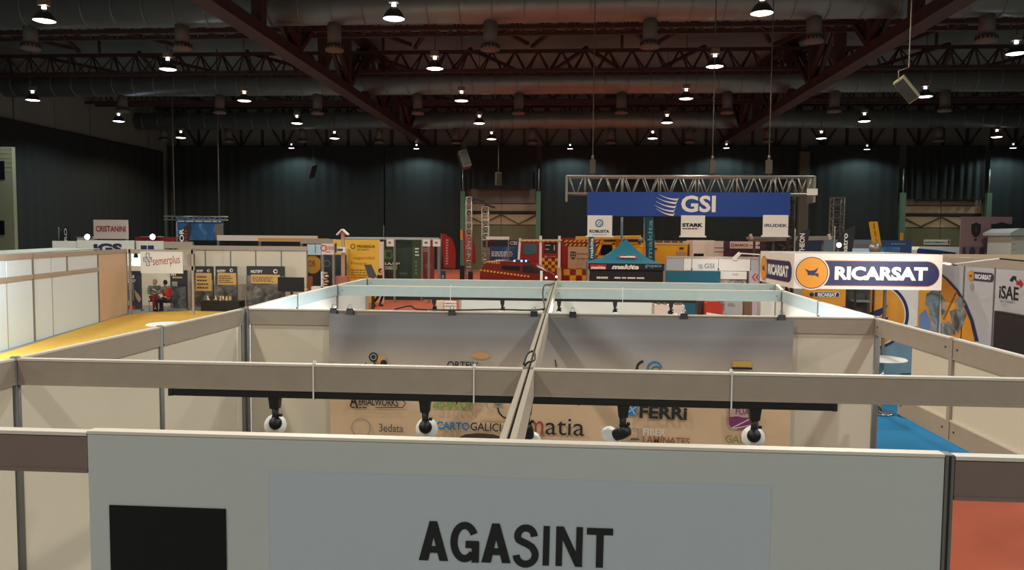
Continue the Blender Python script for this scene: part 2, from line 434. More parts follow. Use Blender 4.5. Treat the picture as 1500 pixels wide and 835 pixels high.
def duct(yb, zb, rad, labels, vents, vdrop=1.05, kx=1.):
    yc = yb; r = thing('air_duct', labels, 'duct', (4, yc, zb))
    MB().tube([(ROOMX0+.02, yc, zb+rad), (ROOMX1-.02, yc, zb+rad)], rad, 28).build('pipe', GALV, r)
    mb = MB(); x = ROOMX0+1
    while x < ROOMX1:
        mb.tube([(x-.03, yc, zb+rad), (x+.03, yc, zb+rad)], rad+.03, 28); x += 1.5
    mb.build('seam_ring', GALV, r, kind='stuff')
    for px, py in vents:
        c = at(px, py, Y=yc); x = c.x; z = c.z
        nk = MB().lathe([(.33, 0), (.33, zb+.2-z-.1)], (x, yc, z+.1), n=16).build('vent', mat('vent_grey', (104,102,98), .6), r)
        g = MB().lathe([(.36, .02), (.44, .1), (.44, -.16), (.02, -.2)], (x, yc, z), n=20, caps=False)
        g.build('diffuser', mat('vent_face', (116,106,100), .6), nk)
        s = MB()
        for k in range(16):
            a = 2*PI*k/16; d = Vector((math.cos(a), math.sin(a), 0)); t = Vector((-d.y, d.x, 0))
            s.obox(Vector((x, yc, z-.01))+d*.44, t*.03, d*.012, (0,0,.07))
        s.build('slot', DARK, nk, kind='stuff')
duct(35.9, at(750, 33, Y=35.9).z, .82, 'nearest big round air duct, crossing under the roof along the top edge',
     [(45,68),(267,68),(490,70),(718,69),(952,65),(1192,57),(1445,56)])
duct(52.9, at(750, 138, Y=52.9).z, .8, 'middle round air duct under the roof, with the hanging cream loudspeaker before its right half',
     [(180,161),(322,163),(465,164),(612,164),(760,164),(910,163),(1065,163),(1222,161),(1384,160)])
duct(69.6, at(750, 189, Y=69.6).z, .78, 'farthest round air duct under the roof, just above the black drapes',
     [(240,204),(335,206),(443,206),(556,207),(668,208),(780,208),(895,208),(1010,207),(1125,206),(1375,205)])

# ------------------------------------------------------------------ hall lamps
def add_light(name, kind, loc, power, col, size=.2, cone=150, blend=.6, aim=None, parent=None):
    l = bpy.data.lights.new(name, kind); l.energy = power; l.color = col
    if kind == 'SPOT': l.spot_size = math.radians(cone); l.spot_blend = blend; l.shadow_soft_size = size
    if kind == 'POINT': l.shadow_soft_size = size
    o = bpy.data.objects.new(name, l); COL.objects.link(o); o.location = Vector(loc); o.parent = parent
    if aim is not None: o.rotation_euler = Vector(aim).to_track_quat('-Z', 'Y').to_euler()
    return o
WARM, COOL = (1, .87, .68), (.8, .96, 1)
def lamp(px, py, Y, label, lens, col, power=1., small=False):
    c = at(px, py, Y=Y); s = .5 if small else .74
    r = thing('dome_pendant_lamp', label, 'lamp', c, 'dome pendant lamps')
    r['group'] = 'dome pendant lamps'
    z = 0
    MB().lathe([(.56*s, 0), (.53*s, .12*s), (.4*s, .36*s), (.2*s, .56*s), (.16*s, .6*s)], c, n=20, caps=False).build('shade', DISH, r)
    MB().lathe([(.54*s, .03*s), (.4*s, -.02*s), (.02*s, -.05*s)], c, n=20, caps=False).build('lens', lens, r)
    MB().lathe([(.09*s, .6*s), (.12*s, .68*s), (.09*s, .8*s)], c, n=12).build('neck', lens, r)
    MB().box(c.x-.26*s, c.y-.2*s, c.z+.82*s, c.x+.26*s, c.y+.2*s, c.z+1.15*s).build('ballast_box', mat('ballast', (120,110,98), .5), r)
    MB().tube([c+Vector((0,0,1.15*s)), Vector((c.x, c.y, RZ))], .018, 5).build('cord', CABLE, r)
    add_light('lamp_light', 'SPOT', (0, 0, -.08), LAMP_W*power, col, .3, 158, .35, parent=r)
ROWS = [(29.4, [(65,31),(577,28),(1116,20)], 'nearest'), (37.7, [(246,102),(637,101),(1047,98),(1488,79)], 'second nearest'),
        (46.6, [(48,147),(358,148),(676,148),(1005,145),(1355,142)], 'third nearest'), (55.8, [(174,178),(435,181),(702,181),(977,180),(1266,178)], 'fourth nearest'),
        (64.2, [(265,202),(490,203),(720,204),(956,203),(1203,203),(1460,201)], 'fifth nearest')]
ORD = ['first', 'second', 'third', 'fourth', 'fifth', 'sixth']
for Y, pts, nm in ROWS:
    for i, (px, py) in enumerate(pts):
        coolish = (px, py) in ((246,102), (577,28), (48,147), (174,178), (1355,142), (1488,79))
        lamp(px, py, Y, 'lit dome pendant lamp, %s from the left in the %s row under the roof' % (ORD[i], nm), LENSC if coolish else LENS, COOL if coolish else WARM)
for i, (px, py) in enumerate([(427,217),(610,218),(835,218),(1064,217),(1270,219),(1484,217)]):
    lamp(px, py, 72.6, 'small cool lamp shining on the black drapes, %s from the left along the back wall' % ORD[i], LENSC, (.66,.95,1), .55, True)
# hall lamps of the same grid above and behind the picture
for Y in (20.9, 12.4, 3.9, -4.6):
    for i, X in enumerate((-33, -19.9, -6.5, 7.2, 21.4, 35)):
        add_light('lamp_light', 'SPOT', (X, Y, 11.6), NEAR_W, ((.92, 1, .97) if i % 2 else (1, .96, .88)) if Y < 8 else WARM if (i+int(Y)) % 3 else COOL, .3, 158, .35)
# ------------------------------------------------------------------ near stand: walls, beams, header
LITBEAM = mat('beam_aluminium_cool_lit', (176,190,190), .42, .1, var=.03, scale=9)  # beam aluminium with the rear spots' cool light put into its colour
ZT, BH, BT = 2.5, .15, .045
YF, YM, YK = 2.565, 4.06, 7.12
XL, XC, XR = -3.11, -.205, 2.8
def beam_mesh(p, q, z1=ZT, h=BH, t=BT):
    """aluminium beam with a recessed slot between two lips, from p to q (x, y)"""
    a, b = Vector((*p, z1-h/2)), Vector((*q, z1-h/2)); d = (b-a).normalized(); s = Vector((-d.y, d.x, 0))
    mb = MB().bar(a, b, t*.8, h-.008)
    mb.bar(Vector((a.x, a.y, z1-h+.006)), Vector((b.x, b.y, z1-h+.006)), t, .012)
    return mb
def lip(par, p, q, z1=ZT, t=BT):
    MB().bar(Vector((*p, z1-.006)), Vector((*q, z1-.006)), t, .012).build('top_lip', LIP, par)
def bolts(par, p, q, z1=ZT, h=BH, t=BT, side=-1, both=True):
    a, b = Vector((*p, z1-h*.5)), Vector((*q, z1-h*.5)); L = (b-a).length; d = (b-a)/L; s = Vector((-d.y, d.x, 0))*side
    for e in ((.06, L-.06) if both else (.06,)):
        MB().lathe([(.008, 0), (.008, .004)], a+d*e+s*t*.4, s, 10).build('bolt', BOLT, par)
def wall(name, label, pts, pm, posts=None, inner=None, cat='wall', npan=1, z0=0., beams=True, bm=None):
    """run of panels between posts under a beam"""
    r = thing(name, label, cat, (pts[0][0], pts[0][1], 0))
    for i in range(len(pts)-1):
        p, q = Vector((*pts[i], 0)), Vector((*pts[i+1], 0)); d = (q-p); L = d.length; d /= L
        if beams:
            a, b = p+d*.026, q-d*.026
            lip(beam_mesh(a.xy, b.xy).build('beam', bm or ALU, r), a.xy, b.xy)
        for k in range(npan):
            a = p+d*(.03+(L-.06)*k/npan+.004); b = p+d*(.03+(L-.06)*(k+1)/npan-.004)
            MB().bar(Vector((a.x, a.y, (z0+ZT-BH)/2)), Vector((b.x, b.y, (z0+ZT-BH)/2)), .012, ZT-BH-z0-.004).build('panel', pm, r)
            if k: c = p+d*(L*k/npan); MB().tube([(c.x, c.y, z0), (c.x, c.y, ZT-BH)], .014, 8).build('post', POST, r)
    for x, y in pts:
        MB().lathe([(.026, 0), (.026, ZT+.004), (.018, ZT+.008)], (x, y, 0), n=8).build('post', POST, r)
    return r
lw = wall('booth_wall', 'cream wall down the left side of the near open-topped booth, beside the yellow floor', [(XL, 2.565), (XL, YM), (XL, 5.595), (XL, YK-.05)], PANEL)
bw = wall('booth_wall', 'cream back wall of the near booth that carries the grey printed banner', [(XL+.03, YK), (XC, YK), (XR+.02, YK)], PANEL, npan=2)
# rear stand behind the shared back wall
RL = [(XL, YK+.06), (-3.25, 8.93), (-3.31, 10.73), (-3.35, 12.5)]
RR = [(2.83, YK+.06), (2.87, 8.9), (2.96, 10.7), (3.3, 12.3)]
wall('booth_wall', 'bright white left side wall of the rear booth behind the banner', RL, WHITE, bm=LITBEAM)
wall('booth_wall', 'bright white right side wall of the rear booth, in front of the tower sign', RR, WHITE, bm=LITBEAM)
def beam(name, label, p, q, z1=ZT, h=BH, t=BT, m=None, bo=True, side=-1):
    r = thing(name, label, 'beam', (p[0], p[1], z1-h)); beam_mesh(p, q, z1, h, t).build('profile', m or ALU, r); lip(r, p, q, z1, t)
    if bo: bolts(r, p, q, z1, h, t, side)
    return r
beam('booth_beam', 'grey beam crossing the near booth, left half from the wall to the centre rail', (XL+.03, YM), (XC-.028, YM), bo=False)
beam('booth_beam', 'grey beam crossing the near booth, right half from the centre rail to past the open side', (XC+.028, YM), (2.77, YM), bo=False)
beam('booth_beam', 'long pale beam with a hanging spotlight track across the rear booth, left half', (-3.28, 10.73), (XC-.028, 10.73), m=LITBEAM)
beam('booth_beam', 'long pale beam with a hanging spotlight track across the rear booth, right half', (XC+.028, 10.73), (2.93, 10.7), m=LITBEAM)
beam('booth_beam', 'farthest pale beam of the rear booth, left half in front of the red carpet and red car', (-3.32, 12.5), (XC-.028, 12.5), m=LITBEAM)
beam('booth_beam', 'farthest pale beam of the rear booth, right half in front of the teal tent', (XC+.028, 12.5), (3.27, 12.33), m=LITBEAM)
# centre rail: two lips with a dark gap, three lengths
for k, (y0, y1, t) in enumerate(((YF+.03, YM-.03, 'nearest length of the double centre rail, from header sign to first cross beam'),
                                 (YM+.03, YK-.03, 'middle length of the double centre rail over the banner'),
                                 (YK+.03, 12.5, 'far length of the double centre rail across the rear booth'))):
    r = thing('centre_rail', t, 'rail', (XC, y0, ZT-BH))
    MB().box(XC-.012, y0, ZT-BH, XC+.012, y1, ZT-.02).build('core', mat('rail_gap', (52,50,46), .6), r)
    for s in (-1, 1):
        x = XC+s*.018
        MB().box(x-.007, y0, ZT-BH, x+.016, y1, ZT).build('side_profile', mat('rail_aluminium', (188,174,156), .42, .15), r)
# the open side on the right: upper beam, infill panels, lower beam
hr = thing('booth_header', 'cream header along the open right side of the near booth, above the blue carpet', 'header', (XR, YF, 1.7))
yp = at(1398, 496, X=XR).y; ys = at(1337, 520, X=XR).y; zlo = at(1395, 615, X=XR).z
def hbeam(y0, y1, z1, h):
    o = beam_mesh((XR, y0), (XR, y1), z1, h).build('beam', ALU, hr); lip(o, (XR, y0), (XR, y1), z1); bolts(o, (XR, y0), (XR, y1), z1, h, side=1); return o
hbeam(yp+.025, YK-.03, ZT, .155); hbeam(YM+.03, yp-.025, ZT, .155); hbeam(YF, YM-.03, ZT, .155)
hbeam(yp+.025, ys+.2, zlo, .155); hbeam(YM+.03, yp-.025, zlo, .155)
for y0, y1 in ((yp+.03, ys), (YM+.03, yp-.03)):
    MB().box(XR-.006, y0, zlo, XR+.006, y1, ZT-.155).build('panel', PANEL, hr)
    MB().box(XR-.014, y0, zlo, XR+.014, y0+.012, ZT-.155).build('edge_strip', POST, hr)
for y in (yp,): MB().box(XR-.024, y-.022, zlo-.155, XR+.024, y+.022, ZT+.002).build('post', ALU, hr)
for y in (YM,): MB().box(XR-.024, y-.022, 0, XR+.024, y+.022, ZT+.002).build('post', POST, hr)
MB().box(XR-.03, 6.72, ZT, XR+.03, 6.80, ZT+.012).build('joint_plate', DARK, hr) if False else None
# front: header sign between two beams
xa, xb = at(135, 700, Y=YF).x, at(1378, 700, Y=YF).x
zb_ = at(60, 688, Y=YF).z
hs = thing('header_sign', 'grey-white header board lettered AGASINT along the near edge of the booth', 'sign', ((xa+xb)/2, YF, 1.7))
MB().box(xa, YF-.02, 1.66, xb, YF+.02, ZT-.002).build('board', mat('header_board', (195,198,193), .5, var=.015, scale=1.2), hs)
MB().box(xa, YF-.023, ZT-.004, xb, YF+.023, ZT+.006).build('top_lip', LIP, hs)
fr = FY(YF-.02)
# darker faces need the print just proud of the board
a = at(396, 835, Y=YF-.02); b = at(1130, 712, Y=YF-.02)
rect(fr, a.x, 1.68, b.x, b.z, mat('pale_blue_print', (188,196,203), .5), 'pale_blue_field', hs, .001)
def glyph(lines, wd, nm):
    # one letter drawn as flat strokes; pixel points on the board's face
    mb = MB()
    for j, ln in enumerate(lines):
        q = lambda p: at(500+p[0]/3, 630+p[1]/3, Y=YF-.023-.0006*j)
        if ln[0] == 'poly': mb.add([q(p) for p in ln[1]][::-1], [tuple(range(len(ln[1])))]); continue
        L = []; R = []
        for i, p in enumerate(ln):
            a = Vector(ln[max(i-1, 0)]); b = Vector(ln[min(i+1, len(ln)-1)]); d = (b-a).normalized(); nn = Vector((-d.y, d.x))*wd/2
            L.append(Vector(p)+nn); R.append(Vector(p)-nn)
        mb.add([q(p) for p in L]+[q(p) for p in R], [(i, i+1, len(L)+i+1, len(L)+i) for i in range(len(L)-1)])
    mb.build(nm, BLACKB, hs)
def arc(cx, cy, rx, ry, a0, a1, n=14): return [(cx+rx*math.cos(math.radians(a0+(a1-a0)*k/n)), cy+ry*math.sin(math.radians(a0+(a1-a0)*k/n))) for k in range(n+1)]
for x, y in ((340, 400), (615, 410)):
    glyph([('poly', [(x, y+171), (x+48, y), (x+81, y+1), (x+42, y+172.5)]), ('poly', [(x+48, y), (x+81, y+1), (x+129, y+175), (x+91, y+174)]), ('poly', [(x+36, y+108), (x+94, y+111), (x+101, y+140), (x+28, y+137)])], 1, 'letter_a')
glyph([arc(542, 492, 47, 73, -28, -318, 28), [(546, 502), (604, 504)], [(590, 491), (588, 582)]], 32, 'letter_g')
glyph([[(848, 468)]+arc(811, 466, 36, 36, -8, -205, 14)+[(790, 488), (815, 500), (838, 514)]+arc(810, 548, 42, 41, -40, 178, 16)], 31, 'letter_s')
glyph([('poly', [(889, 421), (917, 422), (912, 596), (884, 595)])], 1, 'letter_i')
glyph([('poly', [(945, 423), (974, 424), (969, 598), (941, 597)]), ('poly', [(945, 423), (978, 424), (1060, 601), (1027, 600)]), ('poly', [(1034, 426), (1062, 427), (1057, 601), (1029, 600)])], 1, 'letter_n')
glyph([('poly', [(1080, 429), (1195, 433), (1194, 463), (1079, 459)]), ('poly', [(1122, 440), (1154, 441), (1149, 605), (1118, 604)])], 1, 'letter_t')
prect((163,745,331.5,838), YF-.02, mat('blank_out_black', (1,1,1), .9), 'blanked_out_square', hs, .003)  # black square stands in for a blanked-out area, not known print
c = at(408, 834, Y=YF-.02)
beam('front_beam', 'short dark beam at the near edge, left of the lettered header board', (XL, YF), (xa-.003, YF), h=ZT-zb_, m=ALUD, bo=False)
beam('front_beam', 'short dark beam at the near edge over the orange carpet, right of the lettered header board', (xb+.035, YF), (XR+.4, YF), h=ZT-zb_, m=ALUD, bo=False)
pr = thing('booth_post', 'upright post at the right end of the lettered header board', 'post', (xb+.016, YF, 0))
MB().box(xb+.003, YF-.024, 0, xb+.03, YF+.024, ZT+.004).build('upright', POST, pr)
MB().box(xb+.013, YF-.027, 0, xb+.019, YF-.02, ZT).build('groove', DARK, pr)
pr = thing('booth_post', 'upright post under the left end of the lettered header board', 'post', (xa+.02, YF+.03, 0))
MB().box(xa+.003, YF+.022, 0, xa+.04, YF+.06, ZT-.01).build('upright', POST, pr)
# part walls that close the open far side of the rear booth
def fpanel(px0, px1, label):
    a = at(px0, 448, Y=12.44).x; b = at(px1, 448, Y=12.44).x
    r = thing('booth_wall', label, 'wall', ((a+b)/2, 12.44, 0))
    MB().box(a, 12.434, 0, b, 12.446, 2.33).build('panel', WHITE, r)
    for x in (a, b): MB().box(x-.018, 12.42, 0, x+.018, 12.46, 2.34).build('post', ALU, r)
fpanel(488, 538, 'narrow white panel closing the far left corner of the rear booth')
fpanel(674, 800, 'white panel on the far side of the rear booth, left of the centre rail')
fpanel(806, 957, 'white panel on the far side of the rear booth, right of the centre rail')
fpanel(1112, 1140, 'narrow white panel closing the far right corner of the rear booth')

# ------------------------------------------------------------------ printed banner on the back wall
YBN = 7.035
ba = at(484, 500, Y=YBN).x; bb = at(1161, 500, Y=YBN).x; bz = 2.475; bz0 = .35
bn = thing('printed_banner', 'grey and sunset-orange banner with sponsor logos clipped to the booth back wall', 'banner', ((ba+bb)/2, YBN, bz0))
nx, nz = 120, 40; vs = []
def brel(u, v):     # wrinkles of the cloth; v = 0 at the top
    top = max(0, 1-v*2.2)
    fold = sum(math.exp(-((u-c)/.045)**2*(1+0*v))*.016 for c in (.04, .07, .26, .45, .53, .78, .975))
    diag = .02*math.exp(-((u-.56-v*.5)/.05)**2)+.018*math.exp(-((u-.06+v*.25)/.04)**2)+.012*math.exp(-((u-.9+v*.4)/.05)**2)
    return -(top*(fold*2.2)+diag*top*3+.005*math.sin(u*17+v*3)*(1-v*.6)+.006*math.exp(-((v-.085)/.008)**2))
for j in range(nz+1):
    v = (j/nz)**1.5
    for i in range(nx+1):
        u = i/nx; z = bz+(bz0-bz)*v-.006*math.sin(u*PI*6)**2*max(0, 1-4*v)
        edge = -.02*math.exp(-(u/.02)**2)-.02*math.exp(-((1-u)/.02)**2)
        vs.append((ba+(bb-ba)*u, YBN+brel(u, v)+edge*v, z))
mm = bpy.data.materials.new('banner_print'); mm.use_nodes = True; nt = mm.node_tree; bs = nt.nodes['Principled BSDF']; bs.inputs['Roughness'].default_value = .6
tc = nt.nodes.new('ShaderNodeTexCoord'); sx = nt.nodes.new('ShaderNodeSeparateXYZ'); rp = nt.nodes.new('ShaderNodeValToRGB')
mp = nt.nodes.new('ShaderNodeMapRange'); mp.inputs['From Min'].default_value = 1.6-bz0; mp.inputs['From Max'].default_value = bz-bz0
nt.links.new(tc.outputs['Object'], sx.inputs[0]); nt.links.new(sx.outputs['Z'], mp.inputs['Value'])
ns = nt.nodes.new('ShaderNodeTexNoise'); ns.inputs['Scale'].default_value = 1.6; ns.inputs['Detail'].default_value = 4
mx = nt.nodes.new('ShaderNodeMath'); mx.operation = 'MULTIPLY_ADD'; mx.inputs[1].default_value = .22; 
sb = nt.nodes.new('ShaderNodeMath'); sb.operation = 'SUBTRACT'; sb.inputs[1].default_value = .11
nt.links.new(tc.outputs['Object'], ns.inputs['Vector']); nt.links.new(ns.outputs['Fac'], mx.inputs[0]); nt.links.new(mp.outputs[0], mx.inputs[2]); nt.links.new(mx.outputs[0], sb.inputs[0]); nt.links.new(sb.outputs[0], rp.inputs['Fac'])
e = rp.color_ramp.elements; e[0].position = 0; e[0].color = (*lin((222,186,148)), 1); e[1].position = 1; e[1].color = (*lin((140,138,142)), 1)
for p_, c_ in ((.22, (222,192,158)), (.42, (202,182,162)), (.68, (158,150,148))):
    k = e.new(p_); k.color = (*lin(c_), 1)
nt.links.new(rp.outputs['Color'], bs.inputs['Base Color'])
MB().add(vs, [(j*(nx+1)+i, (j+1)*(nx+1)+i, (j+1)*(nx+1)+i+1, j*(nx+1)+i+1) for j in range(nz) for i in range(nx)], True).build('cloth', mm, bn)
YL = YBN-.03; fr = FY(YL)
def P(px, py): c = at(px, py, Y=YL); return c.x, c.z
K = 7.0/FPX*1.005
INK = mat('banner_ink', (34,36,40), .7); BLU = mat('banner_blue', (48,126,184), .7); GRN = mat('banner_green', (120,160,66), .7)
PUR = mat('banner_purple', (132,52,110), .7); BRN = mat('banner_brown', (150,92,60), .7); GRYI = mat('banner_grey', (150,140,130), .7); WHI = mat('banner_white', (224,210,196), .7)
CLD = mat('banner_cloud', (214,160,104), .7); DBR = mat('banner_umber', (74,52,44), .7); REDI = mat('banner_rust', (160,66,46), .7)
# row hidden behind the cross beam
x, z = P(547, 523); disc(fr, x, z, 7*K, INK, 'emblem', bn, 0); ring(fr, x, z, 3*K, 5*K, GRYI, 'emblem', bn, .001)
for dx in (-15, 15): x, z = P(547+dx, 532); disc(fr, x, z, 5*K, INK, 'emblem', bn, 0)
stroke(fr, [P(548, 528), P(549, 536)], 2*K, INK, 'emblem', bn, 0)
ptext('ORTFIX', (655,529.5,701,541), YL, INK, bn, .01, 0, -.01)
for px, py, rx_, rz_ in ((704, 521, 13, 5), (558, 526, 7, 6), (528, 466, 8, 4)):
    x, z = P(px, py); disc(fr, x, z, rx_*K, CLD, 'printed_cloud', bn, -.001, rz_*K)
x, z = P(944, 540); ring(fr, x, z, 9*K, 12.5*K, INK, 'emblem', bn, 0, PI*.55, PI*1.1)
x, z = P(959, 540); ring(fr, x, z, 8*K, 11*K, BLU, 'emblem', bn, 0, .1, PI*1.05)
x, z = P(961, 543); ring(fr, x, z, 5*K, 7*K, mat('banner_teal', (60,120,130), .7), 'emblem', bn, 0, .2, PI)
a = P(1073, 537); b = P(1101, 530); rect(fr, a[0], a[1], b[0], b[1], mat('banner_yellow', (206,164,76), .7), 'emblem', bn, 0)
a = P(1072, 541); b = P(1102, 538.5); rect(fr, a[0], a[1], b[0], b[1], INK, 'emblem', bn, 0)
stroke(fr, [P(813, 527), P(815, 538)], 1.6*K, INK, 'emblem', bn, 0); stroke(fr, [P(845, 586), P(848, 594)], 2*K, INK, 'emblem', bn, 0)
# row under the beam
ptext('A', (512,577,524,596), YL, INK, bn, .02, 0)
ptext('ERIALWORKS', (525,584,584,594.5), YL, INK, bn, .02, 0, -.012)
pts = [P(*q) for q in ((522,580),(572,581),(590,586),(594,591),(590,597),(550,597))]; stroke(fr, pts, 1.3*K, INK, 'emblem_outline', bn, 0)
pbars((514,596,546,598), 1, YL, INK, bn, 0, .6); 
ptext('asetor', (634,583,697,599), YL, GRN, bn, .012, 0, -.02, .15)
pts = [P(*q) for q in ((706,585),(712,589),(714,597))]; stroke(fr, pts, 1.2*K, GRYI, 'emblem', bn, 0)
x, z = P(730, 590); rect(fr, x-6*K, z-6*K, x+6*K, z+6*K, GRYI, 'robot_emblem', bn, 0)
for dx in (-2.5, 2.5): disc(fr, x+dx*K, z+1.5*K, 1.2*K, INK, 'robot_emblem', bn, .001)
stroke(fr, [(x-3*K, z-3*K), (x+3*K, z-3*K)], 1*K, INK, 'robot_emblem', bn, .001)
stroke(fr, [P(729,597), P(731,605), P(737,611), P(745,614)], 2.5*K, INK, 'robot_emblem', bn, 0)
ptext('FERRi', (937,595,1006,614), YL, INK, bn, .035, .001, -.02)
stroke(fr, [P(937,593.5), P(1000,595)], 3*K, INK, 'emblem_bar', bn, 0)
shape(fr, [P(*q) for q in ((918,591),(933,591.5),(933,603),(929,610),(917,609))], BLU, 'blue_emblem', bn, 0)
for q0, q1 in (((920,604),(932,596)), ((923,595),(930,607))): stroke(fr, [P(*q0), P(*q1)], 1.2*K, WHI, 'blue_emblem', bn, .001)
shape(fr, [P(*q) for q in ((1068,596),(1111,598),(1111,612),(1068,611))], mat('banner_pale', (196,164,150), .7), 'purple_emblem', bn, 0)
shape(fr, [P(*q) for q in ((1068,611),(1080,610),(1111,616),(1111,628),(1073,628),(1069,624))], PUR, 'purple_emblem', bn, 0)
stroke(fr, [P(1068,596), P(1068.5,622)], 1.3*K, PUR, 'purple_emblem', bn, .001)
for q in (((1072,627),(1098,614)), ((1074,628),(1104,622))): stroke(fr, [P(*q[0]), P(*q[1])], 1.5*K, WHI, 'purple_emblem', bn, .001)
ptext('FUAC', (1078,598.5,1105,608), YL, PUR, bn, .015, .001, -.02)
# lowest row
ptext('3edata', (555,621,591,633), YL, mat('banner_dim', (84,78,74), .7), bn, .004, 0, -.012)
x, z = P(529, 627); ring(fr, x, z, 13.5*K, 15*K, GRYI, 'circle_emblem', bn, 0)
ptext('CARTO', (639,618,688,630), YL, BLU, bn, .03, 0, -.015); ptext('GALICIA', (689,619.5,745,632), YL, INK, bn, .012, 0, -.015)
shape(fr, [P(*q) for q in ((672,641),(682,636),(700,634.5),(722,636),(735,640),(738,652),(672,652))], DBR, 'umber_shape', bn, 0)
a = P(706, 620); stroke(fr, [P(704,615), P(742,616)], 2*K, CLD, 'printed_cloud', bn, -.001)
ptext('m', (773,616.5,796,637), YL, REDI, bn, .0, 0, -.015); ptext('atia', (799,613,856,638), YL, INK, bn, .0, 0, -.015)
pbars((775,637,800,640), 1, YL, BRN, bn, 0, .5)
ptext('FIBER', (942,628,975,638), YL, WHI, bn, .025, 0, -.015); ptext('LAMINATES', (942,640,1010,651), YL, BRN, bn, .02, 0, -.02)
stroke(fr, [P(939,627), P(939,650)], 1*K, GRYI, 'emblem_bar', bn, 0)
stroke(fr, [P(922,628), P(935,628.5), P(934,642), P(926,642)], 1.5*K, GRYI, 'emblem', bn, 0); pbars((924,642,937,645), 1, YL, INK, bn, 0, .6)
ptext('GALICIA', (1063,638.5,1118,650), YL, mat('banner_olive', (134,130,74), .7), bn, .008, 0, -.02)
# clips holding the banner
clip = thing('binder_clip', 'x', 'clip', (0,0,0))
MB().prism([(-.032,-.03,-.045),(-.032,.03,-.045),(-.032,.006,.012),(-.032,-.006,.012)], (.064,0,0)).build('clip_body', BLACK, clip)
for s in (-1, 1):
    MB().tube([(-.018,s*.012,-.0),(-.014,s*.02,.035),(-.006,s*.022,.05),(.006,s*.022,.05),(.014,s*.02,.035),(.018,s*.012,0)], .0022, 5).build('wire_handle', CHROME, clip)
for k, (px, t) in enumerate(((487,'black binder clip on the top left corner of the banner'),(511,'black binder clip just right of the banner corner clip, second from the left'),
        (661,'black binder clip on the banner top between the left corner and the centre rail'),(782,'black binder clip on the banner top just left of the centre rail'),
        (839,'black binder clip on the banner top just right of the centre rail'),(1003,'black binder clip on the banner top between the centre rail and the right corner'),
        (1147,'black binder clip on the top right corner of the banner'))):
    c = at(px, 460, Y=YBN); o = clip if k == 0 else dup(clip, (0,0,0))
    o.location = (c.x, YK-.045, 2.505); o['label'] = t; o['group'] = 'binder clips on the banner'

# ------------------------------------------------------------------ spotlight tracks
def track(label, px0, px1, py0, Y, z, ties, sag=0.):
    a = at(px0, py0, Y=Y).x; b = at(px1, py0, Y=Y).x
    r = thing('light_track', label, 'track', (a, Y, z))
    MB().box(a, Y-.018, z-.018, b, Y+.018, z+.018).build('rail', BLACK, r)
    for x in (a, b): MB().box(x-.012, Y-.02, z-.02, x+.012, Y+.02, z+.02).build('end_cap', DARK, r)
    return r
zt1 = ZT-BH-.022
track('black spotlight track tied under the cross beam of the near booth', 252, 1222, 580, YM, zt1, ())
track('black spotlight track under the pale beam of the rear booth', 620, 1017, 440, 10.73, zt1, ())
def spot(name, label, x, y, z, yaw, tilt, lit=False, group=None):
    """track spotlight: adapter, stem, ribbed knuckle and white-rimmed head"""
    r = thing(name, label, 'spotlight', (0, 0, 0), group)      # built round the origin, moved at the end
    MB().prism([(-.031,-.022,0),(.031,-.022,0),(.024,-.02,-.062),(-.024,-.02,-.062)], (0,.042,0)).build('adapter', BLACK, r)
    MB().box(-.03,-.024,-.012,.03,.024,-.002).build('adapter_collar', BLACK, r)
    MB().lathe([(.02,-.06),(.017,-.1),(.021,-.112)], n=14).build('stem', BLACK, r)
    MB().lathe([(.009,0),(.009,.018)], (.02,0,-.1), (1,0,0), 10).build('knob', BLACK, r)
    d = Vector((math.sin(yaw)*math.cos(tilt), math.cos(yaw)*math.cos(tilt), -math.sin(tilt))); c = Vector((0,0,-.145))
    prof = [(.004,-.036)]
    for k in range(7): prof += [(.03+.006*math.sin(PI*(k+.5)/7), -.034+k*.014), (.026+.006*math.sin(PI*(k+.5)/7), -.026+k*.014)]
    MB().lathe(prof, c, d, 18).build('finned_body', BLACK, r)
    MB().lathe([(.03,.05),(.05,.062),(.06,.075),(.062,.1),(.056,.102),(.04,.08)], c, d, 24, caps=False).build('lamp_ring', WHITE, r)
    MB().lathe([(.054,.092),(.01,.095)], c, d, 20).build('lens', SPOTL if lit else mat('lens_off', (200,200,196), .2), r)
    if lit: add_light('spotlight_beam', 'SPOT', c+d*.12, SPOT_W, (.86,.97,1), .04, 125, .8, d, r)
    r.location = (x, y, z)
    return r
for px, yaw, tilt, t in ((403, 0, .35, 'black track spotlight before the cream wall, first from the left on the near track'),
                        (623, .1, .35, 'black track spotlight before the asetor logo, second from the left on the near track'),
                        (772, .35, 1.0, 'black track spotlight half hidden behind the centre rail on the near track'),
                        (913, -1.0, .5, 'black track spotlight twisted to its left, before the right half of the banner'),
                        (1106, -.05, .35, 'black track spotlight before the purple logo, first from the right on the near track')):
    c = at(px, 585, Y=YM); spot('track_spotlight', t, c.x, YM, zt1-.018, yaw+math.atan2(c.x, YM), tilt, False, 'spotlights on the near track')
for px, t in ((636, 'rear booth track spotlight nearest the red carpet gap'), (736, 'rear booth track spotlight just left of the centre rail'),
              (819, 'rear booth track spotlight just right of the centre rail'), (901, 'rear booth track spotlight midway along the right half of the track'), (983, 'rear booth track spotlight near the right end of the track')):
    c = at(px, 440, Y=10.73); spot('track_spotlight', t, c.x, 10.73, zt1-.018, PI+(.6 if px < 700 else -.6 if px > 950 else 0), .55, True, 'spotlights on the rear track')
